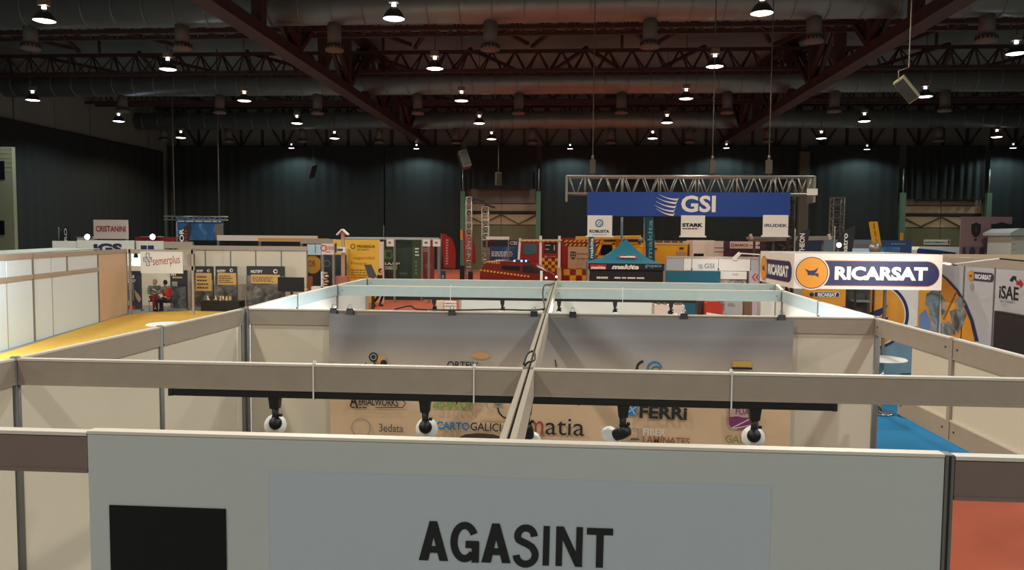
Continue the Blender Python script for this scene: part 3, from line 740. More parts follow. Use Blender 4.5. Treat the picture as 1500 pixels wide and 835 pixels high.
def tie(px, Y, label):
    c = at(px, 545, Y=Y); x = c.x
    mb = MB()
    for yy in (Y-.026, Y+.026): mb.box(x-.004, yy-.0015, zt1-.022, x+.004, yy+.0015, ZT+.004)
    mb.box(x-.004, Y-.0275, ZT+.002, x+.004, Y+.0275, ZT+.005); mb.box(x-.004, Y-.0275, zt1-.024, x+.004, Y+.0275, zt1-.02)
    r = thing('cable_tie', label, 'cable tie', (x, Y, zt1-.024)); mb.build('strap', WHITEP, r)
    MB().box(x-.007, Y-.01, ZT+.003, x+.007, Y+.004, ZT+.016).build('tie_head', WHITEP, r)
for px, t in ((461, 'white cable tie around the left part of the near cross beam'), (695, 'white cable tie around the near cross beam left of the centre rail'), (1071, 'white cable tie around the right part of the near cross beam')): tie(px, YM, t)
for px, t in ((660, 'thin white cable tie around the pale rear beam left of the centre rail'), (910, 'thin white cable tie around the pale rear beam right of the centre rail')): tie(px, 10.73, t)

# ------------------------------------------------------------------ cables on the joints
def cable(label, pts, r=.008, name='cable'):
    out = []
    pts = [Vector(p) for p in pts]
    for i in range(len(pts)-1):
        p0, p1, p2, p3 = pts[max(i-1,0)], pts[i], pts[i+1], pts[min(i+2,len(pts)-1)]
        for k in range(6):
            t = k/6; out.append(.5*((2*p1)+(p2-p0)*t+(2*p0-5*p1+4*p2-p3)*t*t+(3*p1-p0-3*p2+p3)*t**3))
    out.append(pts[-1])
    o = thing(name, label, 'cable', pts[0]); MB().tube(out, r, 6).build('cable_run', CABLE, o); return o
zc = ZT+.012
cable('black power cable lying along the top of the banner wall, left of the centre rail', [(at(585,450,Z=zc).x, YK, zc+.0), (at(600,446,Y=YK).x, YK+.03, zc+.03), (at(620,450,Z=zc).x, YK+.02, zc), (at(680,450,Z=zc).x, YK+.01, zc), (at(735,450,Z=zc).x, YK+.02, zc+.01), (at(780,450,Z=zc).x, YK+.015, zc+.008), (XC, YK+.05, zc+.02)])
cable('black cable looping up from the centre joint to the rear beam', [(XC-.02, YK+.06, zc+.01), (XC-.03, 7.9, zc-.02), (XC-.09, 9.2, zc+.01), (XC-.1, 10.2, zc+.05), (XC-.03, 10.9, zc+.02), (XC, 11.6, zc)], .01)
cable('short tangle of black cable at the crossing of the centre rail and the near beam', [(XC-.03, YM+.1, ZT+.004), (XC-.012, YM+.18, ZT+.05), (XC+.02, YM+.2, ZT+.06), (XC+.03, YM+.1, ZT+.03), (XC-.01, YM+.04, ZT+.02), (XC-.04, YM+.12, ZT-.05)], .006)
# ------------------------------------------------------------------ carpets of the neighbouring stands
def carpet(label, pts, m):
    r = thing('carpet', label, 'carpet', (pts[0][0], pts[0][1], 0)); MB().prism([(x, y, .001) for x, y in pts], (0, 0, .002)).build('pile', m, r)
carpet('yellow carpet beyond the left wall of the near booth', [tuple(at(*q, Z=0).xy) for q in ((-160,560),(0,519),(60,500),(110,484),(160,468),(190,461),(225,457.5),(270,455.5),(330,455),(352,456))]+[(-13.3, 32), (-13.3, 17.5)], YELLOWC)
carpet('blue carpet seen under the open right side of the near booth', [(3.6, 11.2), (11, 11.2), (11, 16.0), (4.2, 16.0)], BLUEC)

carpet('orange-red carpet of the aisle on the near right, below the dark front beam', [(3.5, 3.2), (14, 3.2), (14, 11.1), (3.5, 11.1)], ORANGE)
carpet('orange-red carpet of the wide aisle behind the rear booth, reaching the back drapes', [(-12.5, 17), (3.3, 17), (12, 30), (12, 73.9), (-12.5, 73.9)], ORANGE)

# ------------------------------------------------------------------ tower sign and stand on the right
YR = 13.0
tA = at(1163, 400, Y=YR).x; tB = at(1380, 400, Y=YR).x; zt0 = at(1270, 424, Y=YR).z; zt1_ = at(1270, 372, Y=YR).z
yB = at(1114, 400, X=tA).y
ts = thing('tower_sign', 'white box sign lettered RICARSAT in a navy lozenge with an orange badge', 'sign', ((tA+tB)/2, YR, zt0))
MB().box(tA, YR, zt0, tB, YR+.03, zt1_).build('front_board', CREAM, ts)
MB().box(tA, YR+.03, zt0, tA+.03, yB, zt1_).build('side_board', CREAM, ts)
MB().box(tB-.03, YR+.03, zt0, tB, yB, zt1_).build('side_board', CREAM, ts)
MB().box(tA, yB, zt0, tB, yB+.03, zt1_).build('back_board', CREAM, ts)
for x, y in ((tA+.03, yB-.03), (tB-.05, yB-.03)): MB().box(x, y-.04, 0, x+.05, y+.01, zt0).build('post', POST, ts)
def lozenge(fr, cx, cz, L, h, m, name, par, off):
    n = 14; pts = [(cx+L/2-h/2+h/2*math.cos(a), cz+h/2*math.sin(a)) for a in [-PI/2+PI*k/n for k in range(n+1)]]
    pts += [(cx-L/2, cz+h/2), (cx-L/2, cz-h/2)]
    return shape(fr, pts, m, name, par, off)
def swallow(fr, cx, cz, s, m, par, off):
    shape(fr, [(cx+s*a, cz+s*b) for a, b in ((-.55,.34),(-.2,.16),(.18,.2),(.5,.42),(.3,.02),(.05,-.14),(-.3,-.2),(-.34,.05))], m, 'badge_mark', par, off)
    shape(fr, [(cx+s*a, cz+s*b) for a, b in ((.5,-.02),(.18,-.06),(-.14,-.24),(.22,-.18),(.56,-.34),(.48,-.16))], m, 'badge_mark', par, off)
def ricarsat(fr, cx, cz, L, h, par, off=.006):
    """badge disc of diameter h plus lozenge, total length L, centred on cx"""
    r_ = h/2; x0 = cx-L/2+r_
    lozenge(fr, x0+(L-r_)/2+.0, cz, L-r_, h*.80, mat('rust_outline', (170,100,70), .6), 'lozenge_edge', par, off)
    lozenge(fr, x0+(L-r_)/2-.0, cz, L-r_-h*.03, h*.75, NAVY, 'lozenge', par, off+.002)
    disc(fr, x0, cz, r_*1.08, CREAM, 'badge_edge', par, off+.004); disc(fr, x0, cz, r_, NAVY, 'badge_rim', par, off+.006); disc(fr, x0, cz, r_*.95, AMBER, 'badge', par, off+.008)
    swallow(fr, x0, cz, r_*.82, NAVY, par, off+.01)
    text(fr, 'RICARSAT', x0+r_*1.2+(L-r_*2.2)*.46, cz, (L-2.2*r_)*.86, h*.43, WHITEP, par, .05, off+.005)
c0 = at(1165, 401, Y=YR).x; c1 = at(1376, 401, Y=YR).x; cz = at(1270, 400.5, Y=YR).z
ricarsat(FY(YR), (c0+c1)/2, cz, c1-c0, at(1, 379, Y=YR).z-at(1, 422, Y=YR).z, ts)
fs = Fr((tA, 0, 0), (0,-1,0), (0,0,1))      # left face of the tower, seen from -x
y0 = at(1115, 396, X=tA).y; y1 = at(1160, 398, X=tA).y
ricarsat(fs, -(y0+y1)/2, cz, abs(y0-y1), .46, ts)

# back graphics of that stand: teal wall with a big orange disc, photo panel
YG = 15.6
def px_(px, py, Y=YG): c = at(px, py, Y=Y); return c.x, c.z
gw = thing('stand_wall', 'white and slate blue wall with a huge orange badge behind the round bar table', 'wall', (at(1330,500,Y=YG).x, YG, 0))
a = px_(1222, 470); b = px_(1416, 470); zt = px_(1300, 376)[1]
MB().box(a[0], YG, 0, b[0], YG+.05, zt).build('board', CREAM, gw)
fg = FY(YG)
zs = px_(1330, 478)[1]
rect(fg, a[0], .02, b[0], zs, mat('slate_blue_print', (112,136,146), .6), 'slate_field', gw, .004)
cx_, cz_ = px_(1277, 462); R_ = 50*YG/FPX
disc(fg, cx_, cz_, R_*1.02, NAVY, 'disc_rim', gw, .008, R_*.98, 56); disc(fg, cx_, cz_, R_*.93, CREAM, 'disc_edge', gw, .01, R_*.9, 56); disc(fg, cx_, cz_, R_*.9, AMBER, 'orange_disc', gw, .012, R_*.87, 56)
shape(fg, [px_(*q) for q in ((1262,462),(1281,455),(1296,449),(1300,446),(1297,455),(1290,461),(1281,468),(1265,472))], NAVY, 'badge_mark', gw, .016)
shape(fg, [px_(*q) for q in ((1262,474),(1288,465.5),(1301,464.5),(1298,471),(1280,478))], NAVY, 'badge_mark', gw, .016)
rect(fg, px_(1346,424)[0], px_(1346,494)[1], px_(1400,424)[0], px_(1346,424)[1]+.2, AMBER, 'photo_field', gw, .008)
HELM = blotch('rescue_photo', [(70,62,56), (120,128,130), (190,184,176)], 3.5)
shape(fg, [px_(*q) for q in ((1357,430),(1368,424),(1378,428),(1384,446),(1376,452),(1372,490),(1366,490),(1360,450),(1355,446))], HELM, 'photo_print', gw, .012)
shape(fg, [px_(*q) for q in ((1346,462),(1356,452),(1362,470),(1364,495),(1346,495))], mat('photo_blue', (108,130,168), .6), 'photo_print', gw, .012)
# counter header behind the tower: orange strip with the same name
YH = 15.2
oh = thing('stand_header', 'orange header strip with a small dark RICARSAT lozenge under the tower sign', 'sign', (at(1210,432,Y=YH).x, YH, 1.9))
a = at(1176, 441, Y=YH); b = at(1239, 424, Y=YH)
MB().box(a.x, YH, a.z-.1, b.x, YH+.05, b.z+.1).build('board', AMBER, oh)
MB().box(a.x+.02, YH+.01, 0, a.x+.06, YH+.05, a.z-.1).build('post', POST, oh); MB().box(b.x-.06, YH+.01, 0, b.x-.02, YH+.05, a.z-.1).build('post', POST, oh)
c = at(1211, 431.5, Y=YH); lozenge(FY(YH), c.x, c.z, 36*YH/FPX, 8*YH/FPX, WHITEP, 'lozenge_edge', oh, .005); lozenge(FY(YH), c.x, c.z, 34.5*YH/FPX, 6.6*YH/FPX, mat('brown_print', (70,44,36), .6), 'lozenge', oh, .008)
ptext('RICARSAT', (1198,429,1225,434.5), YH, WHITEP, oh, .05, .012)
c = at(1189, 431.5, Y=YH); disc(FY(YH), c.x, c.z, 3*YH/FPX, mat('brown_print', (70,44,36), .6), 'badge', oh, .008)
# dark shelf rack beside it
sr = thing('display_rack', 'dark display rack with grey shelves left of the huge orange badge', 'rack', (at(1258,440,Y=15.4).x, 15.4, 0))
a = at(1243, 424, Y=15.3); b = at(1281, 424, Y=15.3)
MB().box(a.x, 15.5, 0, b.x, 15.54, a.z+.15).build('back_panel', mat('rack_dark', (74,70,68), .6), sr)
for q in range(6): MB().box(a.x+.1, 15.2, .4+q*.32, b.x-.03, 15.5, .43+q*.32).build('shelf', mat('shelf_grey', (120,116,112), .5), sr)
for x in (a.x+.1, b.x-.05): MB().box(x-.015, 15.2, 0, x+.015, 15.23, a.z+.1).build('upright', DARK, sr)

# long side wall of printed panels on the right
XW = 6.42
sw = thing('stand_wall', 'tall grey-white side wall of printed panels with iSAE and RICARSAT logos', 'wall', (XW, 11, 0))
ye = at(1378, 400, X=XW).y; zt = 2.93
js = [ye]+[at(px, 420, X=XW).y for px in (1412, 1457)]+[at(1620, 420, X=XW).y]
WALLG = mat('side_panel_grey', (196,194,196), .5)
for k in range(3):
    MB().box(XW, js[k+1]+.012, 0, XW+.03, js[k]-.012, zt-.13).build('panel', WALLG, sw)
    MB().box(XW-.01, js[k]-.014, 0, XW+.03, js[k]+.014, zt-.13).build('post', POST, sw)
MB().box(XW-.012, js[-1], zt-.13, XW+.035, ye+.02, zt).build('beam', ALU, sw)
fw = Fr((XW, 0, 0), (0,-1,0), (0,0,1))
def W(px, py): c = at(px, py, X=XW); return -c.y, c.z
shape(fw, [W(*q) for q in ((1379,400),(1390,409),(1404,424),(1416,444),(1426,468),(1434,500),(1380,500))], NAVY, 'quarter_disc_rim', sw, .006)
shape(fw, [W(*q) for q in ((1379,403),(1388,411.5),(1401,426),(1412,446),(1422,470),(1429,500),(1380,500))], AMBER, 'quarter_disc', sw, .01)
for q in (((1400,440),(1408,434),(1416,446),(1410,452),(1402,449)), ((1392,456),(1402,452),(1414,452),(1417,462),(1410,478),(1404,490),(1396,474)), ((1379,474),(1390,470),(1397,476),(1401,490),(1379,492)), ((1379,430),(1386,440),(1386,456),(1380,464))):
    shape(fw, [W(*p) for p in q], HELM, 'photo_print', sw, .014)
stroke(fw, [W(1403,426), W(1383,468)], .05, mat('photo_strap', (120,96,60), .6), 'photo_print', sw, .013)
c0 = W(1419, 403); c1 = W(1456, 408)
ricarsat(fw, (c0[0]+c1[0])/2, (c0[1]+c1[1])/2, c1[0]-c0[0], .18, sw, .006)
c0 = W(1464, 430); c1 = W(1492, 438); text(fw, 'iSAE', (c0[0]+c1[0])/2, W(1478, 429)[1], c1[0]-c0[0], W(1478,418)[1]-W(1478,438)[1], BLACKB, sw, .02, .006)
text(fw, 'ELECTRÓNICA', (c0[0]+c1[0])/2-.02, W(1476, 441.5)[1], (c1[0]-c0[0])*.8, .04, GREYP, sw, .0, .006)
shape(fw, [W(*p) for p in ((1479,411),(1484,404),(1489,405),(1489,413),(1486,409),(1483,413))], BLACKB, 'arrow_mark', sw, .006)
shape(fw, [W(*p) for p in ((1489,411),(1494,411.5),(1494,408),(1500,416),(1495,423),(1495,419),(1489,417))], RED, 'arrow_mark', sw, .006)
cc = W(1424, 420); disc(fw, cc[0], cc[1], .06, mat('pale_grey_print', (168,166,168), .6), 'round_mark', sw, .006)
tv = thing('wall_screen', 'large black screen on the side wall under the iSAE logo', 'screen', (XW-.06, at(1480,480,X=XW-.06).y, 1.2))
a = at(1457, 470, X=XW-.08); zq = at(1457, 455, X=XW-.08).z
MB().box(XW-.09, a.y-2.4, zq-.8, XW-.02, a.y, zq).build('bezel', BLACK, tv); MB().box(XW-.094, a.y-2.36, zq-.76, XW-.09, a.y-.04, zq-.04).build('screen_glass', mat('screen_glass', (26,27,28), .55), tv)
MB().box(XW-.02, a.y-1.5, zq-.6, XW, a.y-.9, zq-.2).build('bracket', DARK, tv)
# round bar table and stool
bt = thing('bar_table', 'white round bar table before the slate blue wall', 'table', (at(1300,525,Z=1.03).x-.1, 14.42, 0)); L = bt.location
MB().lathe([(.42,1.0),(.43,1.015),(.42,1.03)], (L.x,L.y,0), n=32).build('tabletop', WHITE, bt); MB().tube([(L.x,L.y,.03),(L.x,L.y,1.0)], .035, 12).build('column', CHROME, bt); MB().lathe([(.25,.016),(.23,.03),(.06,.05)], (L.x,L.y,0), n=28).build('foot', CHROME, bt)
st = thing('bar_stool', 'black low-backed bar stool beside the white round bar table', 'stool', (at(1322,548,Z=.75).x+.1, 14.2, 0)); L = st.location
MB().lathe([(.02,.72),(.2,.73),(.22,.75),(.2,.77),(.02,.775)], (L.x,L.y,0), n=24).build('seat', BLACK, st)
MB().tube([(L.x,L.y,.03),(L.x,L.y,.72)], .03, 10).build('column', CHROME, st); MB().lathe([(.22,.016),(.2,.03),(.05,.05)], (L.x,L.y,0), n=24).build('foot', CHROME, st)
MB().tube([(L.x+.14,L.y+.1,.77),(L.x+.16,L.y+.12,1.0)], .012, 6).build('backrest_rod', CHROME, st); MB().box(L.x+.04,L.y+.1,.97,L.x+.26,L.y+.13,1.02).build('backrest', CHROME, st)
# strip light arm over the panels and the long rail behind
al = thing('arm_lamp', 'thin white arm lamp sticking out above the side wall, right of the tower sign', 'lamp', (6.35, 11.9, 2.85))
p0 = at(1398, 387, Y=11.6); p1 = at(1464, 379, Y=11.0); MB().tube([p0, p1], .012, 6).build('arm', WHITEP, al)
MB().bar(at(1380, 385, Y=11.8), at(1400, 388, Y=11.6), .05, .03).build('lamp_head', DARK, al); add_light('arm_lamp_beam', 'SPOT', at(1390, 386, Y=11.6)-al.location, 140, (1,.9,.8), .08, 150, .8, (-.55,.8,-.1), al); MB().bar(p1, Vector((XW+.01, p1.y, 2.92)), .02, .02).build('clamp', DARK, al)

# ------------------------------------------------------------------ white lit booth on the left
A = at(-170, 566, Z=0); Bq = at(145, 472, Z=0); Cq = at(187, 460.5, Z=0)
A.z = Bq.z = Cq.z = 0
def on(px):     # point of the wall line at a pixel column
    d = (Bq-A); lo, hi = -.5, 1.6
    for _ in range(40):
        m = (lo+hi)/2; p = A+d*m; v = p-EYE; u = CX+FPX*v.dot(RGT)/v.dot(FWD)
        if u < px: lo = m
        else: hi = m
    return A+d*lo
lb = thing('lit_booth_wall', 'glowing white booth wall with a double row of beams at the left, above the yellow carpet', 'wall', A)
HT = 2.62
def seg(px0, px1, z0, z1, m, nm, t=.02):
    p, q = on(px0), on(px1); MB().bar(Vector((p.x,p.y,(z0+z1)/2)), Vector((q.x,q.y,(z0+z1)/2)), t, z1-z0).build(nm, m, lb)
WL = mat('white_lit_panel', (212,226,234), .5)
edges = [-170, -100, -40, 12, 50, 78, 145]
for i in range(len(edges)-1):
    seg(edges[i]+.7, edges[i+1]-.7, .01, 1.86, WL, 'panel', .02); seg(edges[i]+.7, edges[i+1]-.7, 2.0, HT-.15, WL, 'panel', .02)
seg(145.7, 187, .01, HT-.15, mat('peach_panel', (206,176,146), .55), 'panel')
seg(-170, 187, HT-.15, HT, ALU, 'beam', .07); seg(-170, 145, 1.86, 2.0, ALU, 'beam', .07)
for px, w_, zz in ((50, .07, HT), (78, .03, 1.86), (12, .03, 1.86), (100, .06, HT), (145, .06, HT), (187, .05, HT)):
    p = on(px); z0 = 1.95 if px == 100 else 0
    MB().box(p.x-w_/2, p.y-w_/2, z0, p.x+w_/2, p.y+w_/2, zz).build('post', POST if w_ > .03 else ALU, lb)
# roof-top ledges of that booth
p, q = on(-60), on(187)
for k in range(2):
    MB().bar((p.x-1.2-k*1.5, p.y+1.5+k*2, HT-.02), (q.x-2-k*1.5, q.y+.6+k, HT-.02), .9, .04).build('roof_strip', mat('roof_strip', (186,190,180), .5), lb)
# three arm spotlights added out of view on its top beam to brighten the wall
for px, t in ((-120, 'nearest'), (-75, 'middle'), (-30, 'farthest')):
    p = on(px); r = thing('added_arm_spotlight', 'added black arm spotlight, unseen, washing the glowing white booth wall, %s of three' % t, 'spotlight', (p.x, p.y, HT), 'added arm spotlights of the glowing booth')
    e = p+Vector((.9, -.9, HT+.25)); MB().tube([Vector((p.x, p.y, HT)), e], .015, 6).build('arm', BLACK, r); MB().lathe([(.03,0),(.07,.12)], e, (-.6,.7,-.6), 12).build('head', BLACK, r)
    add_light('arm_beam', 'SPOT', e-r.location+Vector((-.08,.1,-.1)), 380, (.78,.93,1), .08, 140, .7, (-.35, .9, -.7), r)
wt = thing('round_table', 'low white round table on the yellow carpet beside the near booth wall', 'table', at(243, 474, Z=.74)*Vector((1,1,0))); L = wt.location
MB().lathe([(.5,.7),(.52,.72),(.5,.74)], (L.x,L.y,0), n=32).build('tabletop', WHITE, wt); MB().tube([(L.x,L.y,.04),(L.x,L.y,.7)], .04, 10).build('column', SILVER, wt); MB().lathe([(.28,.016),(.1,.05)], (L.x,L.y,0), n=24).build('foot', SILVER, wt)
# ------------------------------------------------------------------ people
HAIRD = mat('hair_dark', (38,28,22), .7); HAIRB = mat('hair_blond', (176,136,84), .7)
def person(label, loc, rz, J, shirt, legs, hair, vest=None, beard=False):
    """one continuous skinned body from a joint dictionary; clothes are shells on the same joints"""
    r = thing('person', label, 'person', (0, 0, 0))
    def skin(name, chains, m, par, sub=1):
        vs, es, rs = [], [], []; idx = {}
        for ch in chains:
            prev = None
            for key, p, rad in ch:
                if key not in idx: idx[key] = len(vs); vs.append(p); rs.append(rad)
                if prev is not None: es.append((prev, idx[key]))
                prev = idx[key]
        me = bpy.data.meshes.new(name); me.from_pydata(vs, es, []); o = bpy.data.objects.new(name, me); COL.objects.link(o)
        o.modifiers.new('skin', 'SKIN'); sv = me.skin_vertices[0].data
        for i, rad in enumerate(rs): sv[i].radius = (rad, rad)
        sv[0].use_root = True
        sm = o.modifiers.new('sub', 'SUBSURF'); sm.levels = sm.render_levels = sub
        dg = bpy.context.evaluated_depsgraph_get(); me2 = bpy.data.meshes.new_from_object(o.evaluated_get(dg))
        bpy.data.objects.remove(o); me2.materials.clear(); me2.materials.append(m)
        me2.polygons.foreach_set('use_smooth', [True]*len(me2.polygons))
        o = bpy.data.objects.new(name, me2); COL.objects.link(o); o.parent = par; return o
    g = lambda k: Vector(J[k])
    pel, che, nek, hd = g('pelvis'), g('chest'), g('neck'), g('head')
    ch = [[('p', pel, .13), ('w', pel.lerp(che, .5), .125), ('c', che, .15), ('n0', che.lerp(nek, .75), .085), ('n', nek, .055), ('h0', nek.lerp(hd, .45), .06)]]
    for s in 'lr':
        sh, el, wr = g('sh'+s), g('el'+s), g('wr'+s); d = (wr-el).normalized(); sd = d.cross(Vector((0,0,1)) if abs(d.z) < .9 else Vector((1,0,0))).normalized()
        pm = wr+d*.06
        ch.append([('c', che, .15), ('s'+s, sh, .075), ('u'+s, sh.lerp(el, .5), .052), ('e'+s, el, .043), ('f'+s, el.lerp(wr, .4), .042), ('r'+s, wr, .028), ('m'+s, pm, .034)])
        for k in range(4):
            b = pm+sd*(.03-.02*k); ln = (.066, .076, .07, .055)[k]
            ch.append([('m'+s, pm, .034), ('k%s%d' % (s, k), b+d*.025, .0105), ('j%s%d' % (s, k), b+d*(.025+ln*.5)-Vector((0,0,.006)), .009), ('t%s%d' % (s, k), b+d*(.025+ln*.9)-Vector((0,0,.02)), .0075)])
        b = wr+d*.03+sd*.035; ch.append([('m'+s, pm, .034), ('a'+s, b+d*.01, .012), ('b'+s, b+d*.045+sd*.012, .009)])
        hp, kn, an = g('hp'+s), g('kn'+s), g('an'+s); to = g('to'+s)
        ch.append([('p', pel, .13), ('H'+s, hp, .095), ('T'+s, hp.lerp(kn, .5), .078), ('K'+s, kn, .056), ('C'+s, kn.lerp(an, .35), .058), ('A'+s, an, .036), ('O'+s, to, .036)])
    body = skin('body', ch, SKIN, r)
    up = [[(k, p, q+.012) for k, p, q in ch[0][:4]]]+[[(k, p, q+.012) for k, p, q in c[:6]] for c in ch[1:] if c[1][0][0] == 's']
    skin('shirt', up, shirt, r)
    lg = [[(k, p, q+.012) for k, p, q in c[:6]] for c in ch if c[1][0][0] == 'H']
    skin('trousers', lg, legs, r)
    for c in ch:
        if c[1][0][0] == 'H': a, t = c[5][1], c[6][1]; MB().tube([a+Vector((0,0,.02)), a-Vector((0,0,.03)), a.lerp(t,.5)-Vector((0,0,.012)), t-Vector((0,0,.012))], [.045,.052,.048,.038], 10).build('shoe', RUBBER, r)
    if vest: skin('vest', [[(k, p, q+.05) for k, p, q in ch[0][:4]]], vest, r)
    f = Vector(J['face']).normalized(); x = f.cross(Vector((0,0,1))).normalized(); u = x.cross(f)
    mb = MB(); rot = Matrix((x, f, u)).transposed()
    hm = MB().ball((0,0,0), .075, .095, .115, 16, 12)
    for v in hm.v:
        if v.z < -.03: v.x *= .86; v.y = v.y*.9+.008
    hm.ball((0,.094,-.012), .013, .02, .026, 8, 6)
    for s in (-1, 1): hm.ball((s*.077,-.005,-.005), .012, .022, .032, 8, 6)
    def place(m_): m_.v = [hd+rot@p for p in m_.v]; return m_
    head = place(hm).build('head', SKIN, r)
    for s in (-1, 1): place(MB().ball((s*.03,.082,.018), .012, .01, .008, 8, 6)).build('eye', mat('eye_dark', (40,32,28), .3), head)
    place(MB().ball((0,.083,-.052), .024, .012, .007, 8, 6)).build('mouth', mat('lips', (150,84,76), .5), head)
    hb = MB().ball((0,-.012,.022), .083, .1, .112, 16, 12)
    hb.v = [Vector((p.x, min(p.y, .055) if p.z < .075 else p.y, max(p.z, -.07 if p.y < 0 else .055))) for p in hb.v]
    place(hb).build('hair', hair, r)
    if beard: place(MB().ball((0,.045,-.085), .055, .045, .035, 12, 8)).build('beard', hair, r)
    r.location = Vector(loc); r.rotation_euler = (0, 0, rz)
    return r
SIT = dict(pelvis=(0,0,.55), chest=(0,.04,.88), neck=(0,.07,1.07), head=(0,.1,1.2), face=(0,1,-.05),
           shl=(-.2,.05,1.0), ell=(-.26,.12,.74), wrl=(-.16,.34,.72), shr=(.2,.05,1.0), elr=(.26,.12,.74), wrr=(.12,.34,.74),
           hpl=(-.1,.04,.5), knl=(-.13,.45,.5), anl=(-.13,.42,.09), tol=(-.14,.58,.05), hpr=(.1,.04,.5), knr=(.13,.45,.5), anr=(.13,.42,.09), tor=(.14,.58,.05))
WALK = dict(pelvis=(0,0,.95), chest=(0,.02,1.28), neck=(0,.03,1.48), head=(0,.06,1.62), face=(0,1,0),
            shl=(-.2,.02,1.4), ell=(-.25,-.06,1.14), wrl=(-.24,.08,.92), shr=(.2,.02,1.4), elr=(.25,.0,1.13), wrr=(.22,.14,.93),
            hpl=(-.1,0,.9), knl=(-.11,.12,.5), anl=(-.11,-.02,.09), tol=(-.12,.14,.05), hpr=(.1,0,.9), knr=(.11,-.02,.49), anr=(.11,-.28,.13), tor=(.12,-.15,.05))
def seat_for(p, label):
    r = thing('chair', label, 'chair', (p.x, p.y, 0))
    MB().box(p.x-.22,p.y-.22,.39,p.x+.22,p.y+.22,.425).build('seat', BLACK, r)
    for sx in (-1,1):
        for sy in (-1,1): MB().tube([(p.x+sx*.19,p.y+sy*.19,0),(p.x+sx*.19,p.y+sy*.19,.42)], .014, 6).build('leg', SILVER, r)
    return r
pm_ = at(242, 440, Y=30.6); pm_.z = 0
J = dict(SIT); J['face'] = (.35,.8,-.1) ; J['wrl'] = (-.34,.32,.9); J['ell'] = (-.3,.14,.78)
person('seated person in a red vest and grey sweater with short dark hair and beard', (pm_.x+.1, pm_.y, 0), PI/2-.25, J, mat('grey_sweater', (110,108,104), .8), mat('dark_trousers', (40,40,46), .8), HAIRD, mat('red_vest', (176,24,28), .7), True)
seat_for(pm_, 'black chair under the seated person in the red vest')
pb_ = at(228.5, 440, Y=31.0); pb_.z = 0
J = dict(SIT); J['face'] = (.7,.4,-.05)
person('seated blond person in a grey jacket leaning beside the person in the red vest', (pb_.x-.12, pb_.y+.1, 0), PI+.75, J, mat('grey_jacket', (104,102,92), .8), mat('red_trousers', (150,30,30), .8), HAIRB)
seat_for(pb_, 'black chair under the seated blond person')
pw = at(556, 449, Z=0)
person('dark-haired person in black walking on the red carpet behind the rear booth', (pw.x, pw.y, 0), -PI/2, WALK, mat('black_jacket', (24,24,26), .8), mat('black_trousers', (22,22,24), .8), HAIRD)

# ------------------------------------------------------------------ left stands
YS = 29.6
sm = thing('stand_header', 'white header lettered semerplus with a blue outlined cross', 'sign', (at(236,383,Y=YS).x, YS, 1.7))
a = at(206, 400, Y=YS); b = at(267, 369, Y=YS)
MB().box(a.x, YS, a.z, b.x, YS+.06, b.z).build('board', WHITE, sm)
ptext('semerplus', (223,375,264.5,391), YS, mat('rust_letters', (168,70,52), .6), sm, .0, .008, .09)
DB = mat('blue_outline', (50,56,90), .6)
c = at(216.5, 380, Y=YS); k = YS/FPX; fr = FY(YS)
crs = [(-2.4,9.5),(2.4,9.5),(2.4,3),(6,3),(6,-3),(2.4,-3),(2.4,-9.5),(-2.4,-9.5),(-2.4,-3),(-6.5,-3),(-6.5,3),(-2.4,3),(-2.4,9.5)]
stroke(fr, [(c.x+x*k, c.z+z*k) for x, z in crs], .9*k, DB, 'cross_outline', sm, .008)
stroke(fr, [(c.x+x*k, c.z+z*k) for x, z in ((-6,0),(-2.5,0),(-1,4),(.8,-4),(2.2,1),(6,1))], .8*k, DB, 'pulse_line', sm, .008)
for px, y0, y1, n in ((187.5,366,376,'a'),):
    a = at(187, 376, Y=YS); b = at(283, 366, Y=YS); MB().box(a.x, YS+.07, b.z-.16, b.x, YS+.13, b.z).build('beam', ALU, sm)
a = at(266, 396, Y=YS); b = at(283, 386.5, Y=YS); MB().box(a.x, YS+.07, a.z, b.x, YS+.13, b.z-.1).build('beam', ALU, sm)
for px in (189, 281): x = at(px, 420, Y=YS).x; MB().box(x-.04, YS+.07, 0, x+.04, YS+.13, 2.62).build('post', ALU, sm)
w1 = pboard('stand_wall', 'cream back wall of the booth behind the seated people', 'wall', (186,371,284,455), 33.2, PANEL)
def rollup(label, box, Y, head='NOTIFY', hbox=None, tbox=None, photo=None, mark=None, hd=None):
    r = pboard('rollup_banner', label, 'banner', box, Y, CHARCOAL, .04); x0, y0, x1, y1 = box
    MB().box(at(x0, y1, Y=Y).x-.05, Y-.12, .0, at(x1, y1, Y=Y).x+.05, Y+.16, .08).build('base', SILVER, r)
    if photo: prect(photo, Y, GEARP, 'photo_print', r, .006)
    if tbox: prect(tbox, Y, TAN, 'text_field', r, .01); pbars((tbox[0]+2, tbox[1]+3, tbox[2]-2, tbox[3]-2), 4, Y, mat('brown_ink', (90,66,36), .6), r, .014)
    if hbox: ptext(head, hbox, Y, WHITEP, r, .03, .01)
    if mark: pdisc(mark[0], mark[1], mark[2], Y, WHITEP, 'round_mark', r, .01); pdisc(mark[0]+.4, mark[1], mark[2]*.6, Y, CHARCOAL, 'round_mark', r, .013)
    return r
YP = 32.0
rollup('black roll-up banner with a tan text field, directly right of the semerplus booth post', (284,390,312.5,456), YP, 'NOTIFY', (288,395,298,398.5), (287,400,310,426), (284.5,410,312,455), (305.5,396.5,2.2))
rollup('black roll-up banner with a tan text field, second to the right of the semerplus booth', (315.5,390,347,456), YP, 'NOTIFY', (318,395,331,399), (319,400,346,417), (316,404,346.5,455), (339,396,2.6))
rollup('wide black printed board with a tan text field, partly behind the black television', (361,390,417,462), YP, 'NOTIFY', (367.5,395.5,385,400), (368,402.5,410,415), (361.5,404,416.5,461), (403.5,397.5,3.3))
